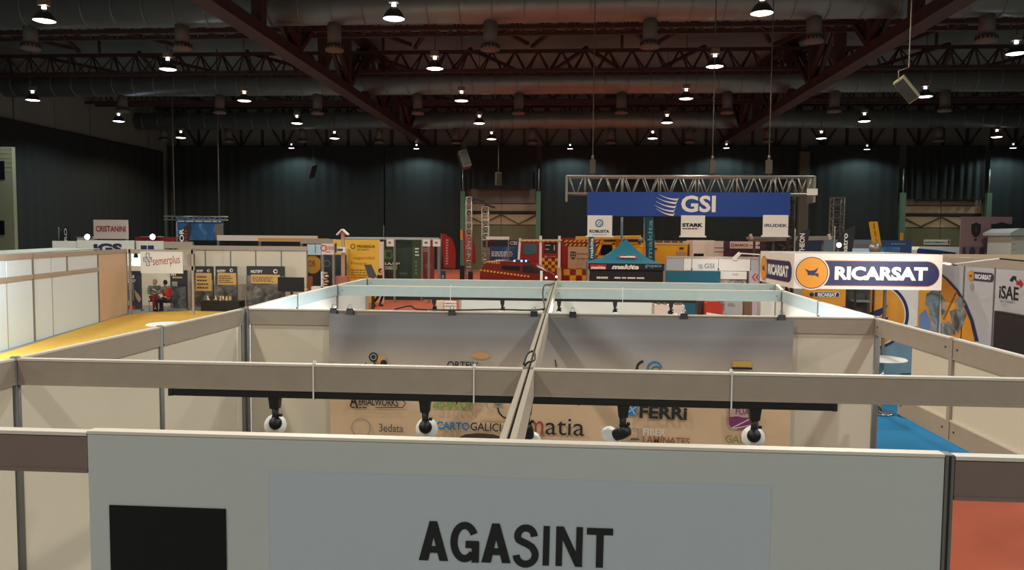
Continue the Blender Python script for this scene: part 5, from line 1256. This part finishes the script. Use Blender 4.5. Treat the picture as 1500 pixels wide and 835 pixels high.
# timber frame before the engine
fr_ = thing('timber_gantry', 'pale wooden goal-like frame standing before the red fire engine cab', 'gantry', (X(795), 43, 0)); TIM = mat('pale_pine', (216,186,140), .6)
Yf = 43
MB().bar(at(762, 349, Y=Yf), Vector((at(758, 380, Y=Yf).x-.05, Yf, 0.0)), .14, .12).build('post', WHITEP, fr_)
for px in (792, 819.5): x = at(px, 350, Y=Yf).x; MB().box(x-.07, Yf-.06, 0, x+.07, Yf+.06, at(px, 345.5, Y=Yf).z).build('post', WHITEP, fr_)
MB().bar(at(761, 352, Y=Yf-.1), at(823, 352, Y=Yf-.1), .1, .1).build('top_rail', TIM, fr_)
MB().box(at(816,410,Y=Yf).x, Yf-.2, 0, at(822,392,Y=Yf).x, Yf-.07, at(820,392,Y=Yf).z).build('foot_block', TIM, fr_)
# red car
YC_ = 40.0; fc = FY(YC_)
Xc = lambda px: at(px, 395, Y=YC_).x
Zc = lambda py: at(745, py, Y=YC_).z
cr = thing('rescue_car', 'dark red off-road car with yellow hazard stripes and blue roof lights', 'car', (Xc(748), YC_, 0))
body = [(703,402),(704,396),(708,388),(713,384),(735,382.5),(772,384.5),(786,387),(795,393),(805,398),(812,403),(812,414),(703,414)]
MB().prism([(Xc(a), YC_, max(.35, Zc(b))) for a, b in body], (0,1.75,0)).build('body', mat('car_red', (118,26,20), .3), cr)
for q in (((735,389),(762,390),(761,397),(734,395)), ((765,389),(780,389),(788,394),(800,400),(766,399))): shape(fc, [(Xc(a), Zc(b)) for a, b in q], GLASS, 'side_window', cr, .012)
for q0, q1, n in (((703,396),(777,405),15), ((712,384),(733,385.5),6)):
    for i in range(n):
        t = i/n; t2 = (i+.55)/n; a = (q0[0]+(q1[0]-q0[0])*t, q0[1]+(q1[1]-q0[1])*t); b = (q0[0]+(q1[0]-q0[0])*t2, q0[1]+(q1[1]-q0[1])*t2)
        shape(fc, [(Xc(a[0]), Zc(a[1]+1.2)), (Xc(b[0]), Zc(b[1]+1.2)), (Xc(b[0]+1), Zc(b[1]-1.2)), (Xc(a[0]+1), Zc(a[1]-1.2))], HAZ, 'hazard_stripe', cr, .012)
shape(fc, [(Xc(a), Zc(b)) for a, b in ((785,388),(794,390),(803,398),(797,395),(788,391))], WHITEP, 'bonnet_panel', cr, .014)
for px in (722, 795): wheel(cr, Xc(px), YC_-.04, .4, .25)
MB().box(Xc(752), YC_+.3, Zc(384), Xc(775), YC_+1.4, Zc(381)).build('light_bar', mat('light_bar', (40,50,70), .3), cr)
for px in (753.5, 764, 770.5): c = at(px, 382.3, Y=YC_+.28); MB().ball(c, .06).build('beacon', mat('beacon_blue', (150,190,255), .3, emit=(150,190,255,1.5)), cr)
for px, py in ((800,407),(815,405.5)): c = at(px, py, Y=YC_-.05); MB().ball(c, .06).build('headlamp', mat('headlamp', (255,250,240), .2, emit=(255,250,240,2)), cr)
pt = thing('barrier_post', 'short white post before the bonnet of the dark red car', 'post', at(793, 410, Y=38.5)*Vector((1,1,0))); x = pt.location.x
MB().tube([(x,38.5,.05),(x,38.5,Zp(397,38.5))], .07, 10).build('tube', WHITEP, pt); MB().lathe([(.2,0),(.18,.05),(.07,.07)], (x,38.5,0), n=16).build('foot', WHITEP, pt)
# stand with the sky poster behind the car
cs = pboard('stand_wall', 'dark and sky-blue poster wall lettered CSI behind the dark red car', 'wall', (718,351.5,758,402), 48, CHARCOAL, .06)
prect((718.5,361,757,382), 48, blotch('blue_poster', [(22,44,84), (44,80,130), (110,150,190)], .5), 'sky_field', cs, .01); ptext('CSI', (747,353.5,757,358.5), 48, WHITEP, cs, .02, .014); pbars((720,368,753,376), 3, 48, WHITEP, cs, .016); pbars((726,380,750,382), 1, 48, WHITEP, cs, .016)
prect((707,352,726,362), 48.0, blotch('dark_red_photo', [(40,20,20),(90,40,38)], 1.5), 'photo_print', cs, .008)
fascia('white roof frame over the sky-blue poster wall lettered CSI', (712,346.5,746,351), 47.5, WHITEP, None, None, None, (713,745), 'stand_beam', 'beam')
# yellow vehicles behind the tent
yt = thing('yellow_truck', 'yellow lorry box with a small pinkish hatch, right of the teal tent', 'vehicle', (X(985, 42), 42, 0))
MB().box(X(944,42), 42, .8, X(1007,42), 44.4, Zp(355,42)).build('box_body', YELLOW, yt); MB().box(X(950,42), 42.1, .45, X(1007,42), 44.3, .8).build('chassis', DARK, yt)
MB().box(X(944,42), 41.97, Zp(357,42), X(1007,42), 42, Zp(351.5,42)).build('top_strip', mat('pale_lettered_strip', (206,186,140), .6), yt)
ya = FY(41.97); pbars((950,352.5,1008,356), 1, 41.97, mat('brown_ink', (90,66,36), .6), yt, .01, .6)
MB().box(X(990,42), 41.95, Zp(378,42), X(1005,42), 42, Zp(367,42)).build('hatch', mat('pinkish_hatch', (176,140,124), .6), yt)
MB().box(X(995,42), 41.95, Zp(363,42), X(1001,42), 42, Zp(361,42)).build('vent', DARK, yt); MB().box(X(958,42), 41.95, Zp(364,42), X(962,42), 42, Zp(362,42)).build('vent', DARK, yt)
for px in (962, 1000): wheel(yt, X(px,42), 41.95, .5, .3)
yc = thing('yellow_lift', 'yellow crane cab with framed windows seen over the teal tent', 'vehicle', (X(905, 41), 41, 0))
for q in (((873,376),(881,356)), ((881,356),(934,356.5)), ((934,356.5),(938,376)), ((899,356),(899,380)), ((873,376),(938,376))): MB().bar(at(*q[0], Y=41), at(*q[1], Y=41), .12, .14).build('cab_frame', YELLOW, yc)
MB().box(X(900,41), 41.2, .5, X(945,41), 43, Zp(359,41)).build('cab_body', YELLOW, yc); MB().box(X(880,41), 41.15, Zp(378,41), X(899,41), 41.2, Zp(358,41)).build('window', GLASS, yc)
MB().box(X(868,41), 41.1, .4, X(945,41), 43, 1.0).build('base', DARK, yc)
for px in (880, 930): wheel(yc, X(px,41), 41.0, .45, .3)
for k in range(2): MB().tube([at(843, 348+k*2.5, Y=40.6), at(939, 346.5+k*2.5, Y=40.6)], .07, 6).build('boom_rail', mat('ladder_yellow', (214,160,60), .5), yc)
c = at(938, 351, Y=40.6); MB().ball(c, .14).build('boom_tip', SILVER, yc); MB().bar(Vector((X(905,41), 41.2, Zp(359,41))), at(905, 349, Y=40.7), .2, .2).build('boom_mount', YELLOW, yc)
# teal folding tent
YE = 30.5; tn = thing('folding_tent', 'teal folding tent lettered makita with a black front', 'tent', (at(917,400,Y=YE).x, YE+1.5, 0))
xa_, xb_ = at(862, 386, Y=YE).x, at(973, 386, Y=YE).x; zev = at(917, 386, Y=YE).z; pk = at(917, 350, Y=YE+1.5); dp = xb_-xa_
rows = []; N = 8
mb = MB()
cor = [(xa_,YE),(xb_,YE),(xb_,YE+dp),(xa_,YE+dp)]
for i in range(4):
    a = Vector((*cor[i], zev)); b = Vector((*cor[(i+1) % 4], zev)); top = Vector((pk.x, YE+dp/2, pk.z)); vs = []
    for j in range(N+1):
        t = j/N
        for s in range(7):
            p = a.lerp(b, s/6).lerp(top, t); p.z -= .22*math.sin(PI*t)**1.0*(1-.2*t); vs.append(p)
    mb.add(vs, [(j*7+s, j*7+s+1, (j+1)*7+s+1, (j+1)*7+s) for j in range(N) for s in range(6)], True)
mb.build('canopy', TEAL, tn)
zv = at(917, 395.5, Y=YE).z
for i in range(4):
    p, q = cor[i], cor[(i+1) % 4]; MB().bar(Vector((*p, (zev+zv)/2)), Vector((*q, (zev+zv)/2)), .02, zev-zv).build('valance', mat('tent_navy', (16,30,40), .7) if i == 0 else TEAL, tn)
for x, y in cor: MB().box(x-.03, y+(.02 if y < YE+1 else -.06), 0, x+.03, y+(.06 if y < YE+1 else -.02), zev).build('leg', SILVER, tn)
MB().box(xa_+.05, YE+.06, .02, xb_-.03, YE+.09, zv).build('front_wall', mat('tent_black', (26,28,30), .7), tn)
RM = mat('makita_red', (186,30,40), .6); ft_ = FY(YE-.012)
ptext('makita', (896,387.5,936,394.5), YE-.012, WHITEP, tn, .05, .004, 0, .25)
prect((864.5,387.5,888,394.5), YE-.012, RM, 'red_label', tn, .003); ptext('makita', (865.5,389.5,887,394), YE-.012, WHITEP, tn, .05, .006, 0, .25)
ptext('grupeco', (945,388,969,393), YE-.012, mat('tent_grey_ink', (120,150,160), .6), tn, .03, .004)
pbars((874,405,891,408.5), 1, YE+.06, WHITEP, tn, .006, .8); pbars((900,406,960,408.5), 1, YE+.06, WHITEP, tn, .006, .7)
# label on the roof slope
n0 = Vector((0, -(pk.z-zev), dp/2)).normalized(); sl_ = Vector((0, dp/2, pk.z-zev)).normalized()
base = Vector((pk.x, YE+dp*.17, zev+(pk.z-zev)*.34-.16)); frs = Fr(base+n0*.06, (1,0,0), sl_)
rect(frs, -.36, -.02, .36, .17, RM, 'red_label', tn, .0); text(frs, 'makita', 0, .06, .62, .12, WHITEP, tn, .05, .006, 0, .25)
feather('dark teal banner flag lettered makita behind the right side of the teal tent', [(944,318),(957,318),(959,350),(959.5,384),(946,384)], 33.66, mat('flag_teal', (22,62,74), .8), 'makita', (948.5,322,955.5,378), mat('flag_teal_ink', (96,140,150), .6))
feather('narrow teal banner flag lettered makita at the left side of the teal tent', [(862.5,347),(870,347),(872,365),(871,384),(862.5,384)], 33.7, mat('flag_teal2', (24,84,100), .8), 'makita', (864,349,869,378), WHITEP)
pl = thing('flag_pole', 'pale blue pole rising behind the ROBUSTA sign and the teal tent', 'pole', at(911, 400, Y=36)*Vector((1,1,0))); MB().tube([Vector((pl.location.x,36,0)), at(911, 318, Y=36)], .055, 8).build('tube', mat('pole_blue', (110,140,160), .5), pl); MB().lathe([(.25,0),(.2,.04),(.06,.06)], pl.location, n=16).build('foot', DARK, pl)

# ------------------------------------------------------------------ white stand lettered GSI
YQ = 28.0
gs = thing('stand_header', 'white three-part header lettered GSI above the teal counter cloth', 'sign', (at(1040,386,Y=YQ).x, YQ, 1.6))
for i, (p0, p1, m_) in enumerate(((976,1001,mat('header_grey', (166,166,170), .5)),(1001.6,1013,WHITE),(1013.6,1052,WHITE),(1052.6,1099,WHITE),(1099.6,1113,mat('header_grey', (166,166,170), .5)))):
    a = at(p0, 396.5, Y=YQ); b = at(p1, 379, Y=YQ); MB().box(a.x, YQ, at(1045,396.5,Y=YQ).z, b.x, YQ+.05, at(1045,379,Y=YQ).z).build('panel', m_, gs)
a = at(975.5, 379, Y=YQ); b = at(1113, 377, Y=YQ); MB().box(a.x, YQ-.02, at(1045,379,Y=YQ).z+.005, b.x, YQ+.07, at(1045,377,Y=YQ).z+.03).build('beam', ALU, gs)
for px in (976.5, 1013, 1052, 1098, 1112): x = at(px, 390, Y=YQ).x; MB().box(x-.03, YQ+.06, 0, x+.03, YQ+.1, 2.5).build('post', SILVER, gs)
for px in (1013.3, 1052.3): c = at(px, 394.5, Y=YQ); MB().box(c.x-.02, YQ-.03, c.z-.03, c.x+.02, YQ-.0, c.z+.03).build('clip', BLACK, gs)
ptext('GSI', (1032,386,1046,393), YQ, GREYP, gs, .0, .01)
for k in range(4): c0 = (1021.5+k*.3, 386.5+k*1.7); shape(FY(YQ), [tuple(at(*q, Y=YQ).xz) for q in (c0, (c0[0]+4, c0[1]+1.3), (c0[0]+7.5, c0[1]), (c0[0]+6, c0[1]+2.3), (c0[0]+2.5, c0[1]+2))], mat('swoosh_grey', (170,174,176), .6), 'swoosh', gs, .01)
tc_ = pboard('counter_cloth', 'dark teal cloth covering the counter under the white GSI header', 'cloth', (976,397,1055,430), YQ-.2, mat('deep_teal_cloth', (22,92,112), .8), .12)
wc = pboard('counter', 'white counter front with small grey GSI lettering beside the teal cloth', 'counter', (1055.5,397.5,1094,409), YQ-.08, WHITE, .04, False)
ptext('GSI', (1073,400.5,1081,403.5), YQ-.08, GREYP, wc, .0, .01)
MB().box(at(1056,410,Y=YQ).x, YQ-.02, 0, at(1093,410,Y=YQ).x, YQ+.02, at(1074,409,Y=YQ).z).build('front_panel', blotch('kit_photo', [(60,60,56),(130,128,120),(200,198,190)], 3), wc)
cv = pboard('chevron_board', 'grey board with two red chevrons, left of the tower sign', 'sign', (1098,397,1113,420), YQ-.15, mat('lilac_grey', (176,170,180), .6), .04)
for k in range(2):
    x0 = 1101+k*5.5; shape(FY(YQ-.15), [tuple(at(*q, Y=YQ-.15).xz) for q in ((x0,406),(x0+4.5,400.5),(x0+7,400.5),(x0+2.6,406),(x0+7,411.5),(x0+4.5,411.5))], mat('chevron_red', (176,66,60), .6), 'chevron', cv, .01)
ml = thing('arm_lamp', 'white folding arm lamp above the white GSI header, left of the tower sign', 'lamp', at(1112, 374, Y=26))
MB().bar(at(1073, 381, Y=26), at(1084, 370.5, Y=26), .12, .1).build('lamp_arm', WHITEP, ml); MB().bar(at(1084, 371, Y=26), at(1114, 373, Y=26), .05, .04).build('boom', WHITEP, ml); c = at(1077, 381, Y=26); MB().ball(c, .1, .1, .04).build('head', WHITEP, ml); add_light('arm_lamp_beam', 'SPOT', c-ml.location+Vector((0,0,-.08)), 45, (.95,.98,1), .08, 150, .8, (-.3,.8,-.35), ml)
MB().tube([at(1113, 373, Y=26), Vector((at(1113, 373, Y=26).x, 26, 0))], .03, 8).build('post', POST, ml)
# containers and stands behind, right
bc = pboard('site_container', 'cream ribbed container with a small dark window, right of the yellow lorry', 'container', (1015,352,1047,385), 41, CREAM, 2.2)
prect((1016,371.5,1031,378), 41, GLASS, 'window', bc, .01)
mb = MB()
for k in range(8): x = at(1033+k*1.7, 365, Y=41).x; mb.box(x-.02, 40.96, .1, x+.02, 41, Zp(354,41,1040))
mb.build('rib', CREAM, bc, kind='stuff')
pc = pboard('stand_wall', 'pinkish panel wall left of the header with dark purple strip', 'wall', (1046,353,1062,385), 40, PINKW, .06)
for k in range(2): prect((1046,362.5+k*6,1062,363.3+k*6), 40, POST, 'seam_strip', pc, .01)
bm = pboard('stand_header', 'pink header with small dark lettering over a dark purple strip', 'sign', (1060,353.5,1122,365.5), 39, mat('plum_print', (70,44,66), .6), .06, False)
prect((1069,354,1113,364), 39, PINKW, 'name_field', bm, .01); ptext('BAMCO', (1077,357,1096,361), 39, mat('ink_rust', (130,60,60), .6), bm, .04, .02); pbars((1098,358,1111,361), 1, 39, mat('ink_rust', (130,60,60), .6), bm, .02)
c = at(1073, 359, Y=39); ring(FY(39), c.x, c.z, .05, .09, mat('ink_rust', (130,60,60), .6), 'round_logo', bm, .02)
MB().box(at(1060,370,Y=39).x, 39.02, 0, at(1124,370,Y=39).x, 39.06, at(1090,366,Y=39).z).build('lower_wall', mat('plum_wall', (82,52,72), .6), bm)
aw = thing('awning', 'long silver folded awning behind the black feather flags, right of the blue banner', 'awning', at(1155, 348, Y=37))
MB().bar(at(1096, 348.5, Y=37), at(1216, 347.5, Y=37), .8, .12).build('roof', SILVER, aw); MB().bar(at(1097, 352.5, Y=36.6), at(1214, 350, Y=36.6), .1, .1).build('front_rail', ALU, aw)
for px in (1099, 1214): MB().bar(at(px, 343, Y=36.6), at(px+(3 if px < 1150 else 2), 351, Y=36.6), .1, .12).build('bracket', WHITEP, aw)
for px in (1105, 1133, 1205): x = at(px, 350, Y=37).x; MB().box(x-.05, 36.95, 0, x+.05, 37.05, at(px, 350, Y=37).z).build('post', POST, aw)
for q in (((1142,358),(1160,368)), ((1146,366),(1163,358)), ((1110,360),(1132,352))): MB().bar(at(*q[0], Y=37), at(*q[1], Y=37), .07, .07).build('brace', mat('truss_dull', (110,98,86), .5, .4), aw)
feather('black feather flag with white lettering, left of the black flag lettered holmatro', [(1164,376),(1167,352),(1173,340),(1184,335),(1187,338),(1183,355),(1182,376)], 30, BLK, 'THEON', (1171,342,1178.5,372), WHITEP)
feather('black feather flag lettered holmatro in white, above the tower sign', [(1222,376),(1228,348),(1237,338),(1253,331),(1252,345),(1247,376)], 29, BLK, 'holmatro', (1233.5,342,1241,394), WHITEP)
bl = pboard('stand_wall', 'dark blue stand wall between the two black feather flags', 'wall', (1180,352,1206,380), 40, mat('navy_wall', (36,50,80), .6), .06)
b2 = pboard('stand_wall', 'pale grey-blue stand front lit from inside, right of the holmatro flag', 'wall', (1206,351,1284,380), 42, mat('grey_blue_wall', (120,132,146), .5), .06)
prect((1250,357,1278,363), 42, GREYP, 'print_block', b2, .01); prect((1246,364,1275,372), 42, mat('pale_blue_lit', (190,212,236), .4, emit=(180,210,240,.15)), 'lit_window', b2, .01)
b3 = pboard('stand_wall', 'blue printed stand wall right of the leaning yellow crane arm', 'wall', (1288,352,1336,380), 42.5, mat('blue_print_wall', (50,72,116), .6), .06)
pbars((1305,356,1334,358.5), 1, 42.5, mat('pale_ink2', (140,160,190), .6), b3, .012); prect((1292,362,1318,374), 42.5, SKYP, 'photo_print', b3, .01)
lm = thing('round_lamp', 'bright round white lamp beside the holmatro flag', 'lamp', at(1229, 359, Y=28.5)); MB().lathe([(.09,0),(.07,.04),(.02,.05)], lm.location, (0,-1,0), 16).build('lens', mat('round_lens', (255,255,255), .4, emit=(235,245,255,3)), lm); MB().lathe([(.11,-.08),(.11,0)], lm.location, (0,-1,0), 16).build('housing', POST, lm); MB().tube([lm.location+Vector((0,.08,0)), Vector((lm.location.x, 28.58, 0))], .03, 6).build('post', POST, lm)
ca = thing('crane_arm', 'leaning yellow crane arm with silver base rising behind the tower sign', 'crane', at(1284, 376, Y=40)*Vector((1,1,0)))
for dx in (-3, 4): MB().bar(at(1278.5+dx, 325, Y=40), at(1286+dx, 372, Y=40), .12, .16).build('arm_beam', YELLOW, ca)
for k in range(5): t = k/4; MB().bar(at(1275.5+7.5*t, 326+44*t, Y=40), at(1283+7*t, 326+44*t, Y=40), .1, .1).build('rung', YELLOW, ca)
c = at(1284, 372, Y=40); MB().lathe([(.5,0),(.5,c.z-.5),(.3,c.z)], (c.x, 40.3, 0), n=14).build('pedestal', SILVER, ca); MB().ball(at(1282, 364, Y=39.8), .3).build('winch', SILVER, ca)
# pink wall with shields, kiosk, sign, bus
YPk = 47
pk_ = thing('stand_wall', 'tall pink panel wall printed with two dark shields, far right', 'wall', (at(1446,340,Y=YPk).x, YPk, 0)); PNK = mat('dusty_pink', (150,112,110), .6)
for p0, p1 in ((1408,1451),(1451.6,1483)):
    a = at(p0, 318, Y=YPk); b = at(p1, 317, Y=YPk); MB().box(a.x, YPk, 0, b.x, YPk+.06, at(1446,317.5,Y=YPk).z).build('panel', PNK, pk_)
fp = FY(YPk)
def shield(px, py, w_, h_):
    pts = [(-1,.75),(-.55,.8),(0,1),(.55,.8),(1,.75),(1,-.1),(.75,-.6),(0,-1),(-.75,-.6),(-1,-.1)]; c = at(px, py, Y=YPk); k = YPk/FPX
    shape(fp, [(c.x+a*w_*k, c.z+b*h_*k) for a, b in pts], mat('shield_dark', (34,30,34), .6), 'shield', pk_, .012)
    shape(fp, [(c.x+a*w_*k*.3, c.z+b*h_*k*.4) for a, b in pts], mat('shield_umber', (74,48,46), .6), 'shield_mark', pk_, .018)
    shape(fp, [(c.x+a*w_*k*.35, c.z+(b*.12-1.25)*h_*k) for a, b in pts], mat('shield_dark', (34,30,34), .6), 'shield_tail', pk_, .012)
shield(1429.5, 337, 6.5, 11); shield(1467, 337, 14, 11)
prect((1408,361,1483,378), YPk, mat('mauve_strip', (130,96,96), .6), 'lower_strip', pk_, .01)
for px, w_ in ((1412,4),(1424,7),(1438,6),(1467,14)): c = at(px, 369, Y=YPk); disc(fp, c.x, c.z, w_*YPk/FPX*.6, mat('figure_dark', (58,52,64), .6), 'dark_print', pk_, .016, .3)
ks = pboard('kiosk', 'white cabin with a slightly pitched roof at the right edge, beside the pink wall', 'cabin', (1482,345,1530,378), 44, mat('cabin_white', (196,190,176), .5), 2.4)
a = at(1480, 345, Y=43.8); b = at(1535, 337, Y=43.8); MB().prism([(a.x,43.8,a.z),(a.x,43.8,a.z+.15),((a.x+b.x)/2-.5,43.8,a.z+.4),(b.x,43.8,a.z+.4),(b.x,43.8,a.z)], (0,2.8,0)).build('roof', mat('roof_grey', (170,170,164), .6), ks)
for k, y in enumerate((357,365)): pbars((1482,y,1490,y+1.4), 1, 44, mat('cabin_ink', (120,116,110), .6), ks, .012)
es = pboard('exit_sign', 'white sign reading SALIDA DE EMERGENCIA on the green loading door', 'sign', (1353,351,1392,358.5), 75.1, WHITEP, .06, False)
ptext('SALIDA DE EMERGENCIA', (1355,353.5,1386,356.3), 75.1, mat('exit_green', (40,90,60), .6), es, .02, .03); prect((1388,352,1391,357.5), 75.1, RED, 'pictogram', es, .03)
bs_ = thing('white_bus', 'white and blue bus roof showing behind the right stand, under the emergency sign', 'vehicle', (at(1375,368,Y=50).x, 50, 0))
MB().prism([(at(1343,370,Y=50).x,50,.5),(at(1343,366,Y=50).x,50,at(1343,366,Y=50).z),(at(1347,361.5,Y=50).x,50,at(1347,361.5,Y=50).z),(at(1406,362,Y=50).x,50,at(1406,362,Y=50).z),(at(1408,370,Y=50).x,50,.5)], (0,2.4,0)).build('body', WHITE, bs_)
shape(FY(50), [tuple(at(*q, Y=50).xz) for q in ((1343,366.5),(1345,364),(1375,366.5),(1400,370),(1400,374),(1343,372))], mat('bus_blue', (40,62,110), .4), 'blue_stripe', bs_, .02)
for px in (1353, 1398): wheel(bs_, at(px, 370, Y=50).x, 49.95, .48, .3)
lr = pboard('stand_wall', 'low wooden-topped wall behind the printed side wall, far right', 'wall', (1382,373,1560,380), 20, mat('pale_wood', (196,168,136), .6), .08)
# cream tower far left
tw = thing('control_tower', 'cream wall block with dark windows at the left edge of the hall', 'tower', (-38, 49, 0))
x = at(20, 300, Y=49).x; zt = at(18, 215, Y=49).z; CT = mat('tower_cream', (150,146,116), .7, var=.04)
MB().box(-40.0, 49, 0, x, 49.3, zt).build('block', CT, tw)
for y0, y1 in ((236,263),(323,344)): a = at(-2, y1, Y=49); b = at(6.5, y0, Y=49); MB().box(a.x, 48.95, a.z, b.x, 49.0, b.z).build('window', GLASS, tw)
mb = MB()
for k in range(6): z = zt-.15-k*.3; mb.box(-40.0, 48.98, z-.02, x, 49, z)
mb.build('slat', CT, tw, kind='stuff')
# things seen through the gap between the two part walls of the rear booth, right
RB = 24
rk = pboard('low_counter', 'cream counter with brass items seen under the rear beam, right of the white panel', 'counter', (958,447,1003,462), RB, CREAM, .5)
for i, px in enumerate((965,974,990,996)):
    c = at(px, 447, Y=RB+.2); c.z = at(980,447,Y=RB).z; o = thing('brass_item', 'brass fitting on the cream counter under the rear beam, %s from the left' % ORD[i], 'fitting', c, 'brass fittings on the cream counter'); MB().lathe([(.06,0),(.07,.06),(.03,.1),(.04,.16)], c, n=12).build('socket', GOLD, o); MB().lathe([(.075,.02),(.075,.04)], c, n=12).build('collar', DARK, o)
rj = thing('red_bag', 'large red equipment bag with a pale strap, seen under the rear beam', 'bag', at(1047, 455, Y=RB-1)*Vector((1,1,0)))
a = at(1034, 462, Y=RB-1); b = at(1059, 442, Y=RB-1); cxr = (a.x+b.x)/2; MB().prism([(a.x,RB-1,b.z-.55),(a.x,RB-1,b.z-.06),(a.x+.06,RB-1,b.z),(b.x-.1,RB-1,b.z),(b.x,RB-1,b.z-.1),(b.x,RB-1,b.z-.55)], (0,.4,0)).build('body', mat('bag_red', (186,52,36), .6), rj)
MB().bar(Vector((a.x, RB-1.07, b.z-.35)), Vector((b.x, RB-1.07, b.z-.42)), .02, .06).build('strap', WHITEP, rj); MB().box(cxr-.3, RB-1, 0, cxr+.3, RB-.6, b.z-.55).build('stand', DARK, rj)
dk = pboard('dark_cabinet', 'dark cabinet left of the red equipment bag under the rear beam', 'cabinet', (1022,441,1033,462), RB-.6, mat('umber_cabinet', (60,44,38), .6), .4)
gb = pboard('grey_board', 'pale grey printed board right of the red equipment bag under the rear beam', 'board', (1062,440,1088,460), RB, mat('board_grey', (176,178,176), .6), .05); pbars((1066,444,1078,449), 3, RB, GREYP, gb, .01)
bx_ = pboard('wooden_box', 'brown wooden box at the right of the pale grey printed board', 'box', (1090,442,1102,458), RB+.2, mat('box_brown', (120,92,66), .6), .4)
wk = thing('white_fitting_rack', 'white bracket rack with dark couplings under the rear beam, right of the red carpet gap', 'rack', at(658, 455, Y=20)*Vector((1,1,0)))
x = wk.location.x; MB().box(x-.1, 20, 0, x+.1, 20.1, at(658,441,Y=20).z).build('upright', WHITEP, wk)
for py in (442,446,450,453): c = at(658, py, Y=20); MB().box(c.x-.12, 19.9, c.z-.03, c.x+.2, 20, c.z+.02).build('bracket', WHITEP, wk)
MB().box(x-.35, 19.95, 0, x-.15, 20.15, at(650,441,Y=20).z).build('side_panel', PANEL, wk)
# floor tablets on the red aisle
for px, py, Y, t in ((649,403,46,'small dark blue floor stand sign on the red carpet below the curved red flag'), (677,395,47,'tall black box at the foot of the left silver tower'), (689,404,45,'round-topped black floor sign right of the left silver tower')):
    o = pboard('floor_sign', t, 'sign', (px-3.5,py-6,px+3.5,py+10), Y, mat('sign_blue', (50,62,84), .5) if px < 660 else BLACK, .1); MB().box(o.location.x-.2, Y-.15, 0, o.location.x+.2, Y+.25, .04).build('foot', DARK, o)
    if px < 660: pbars((px-1.5,py,px+1.5,py+5), 2, Y, WHITEP, o, .01)
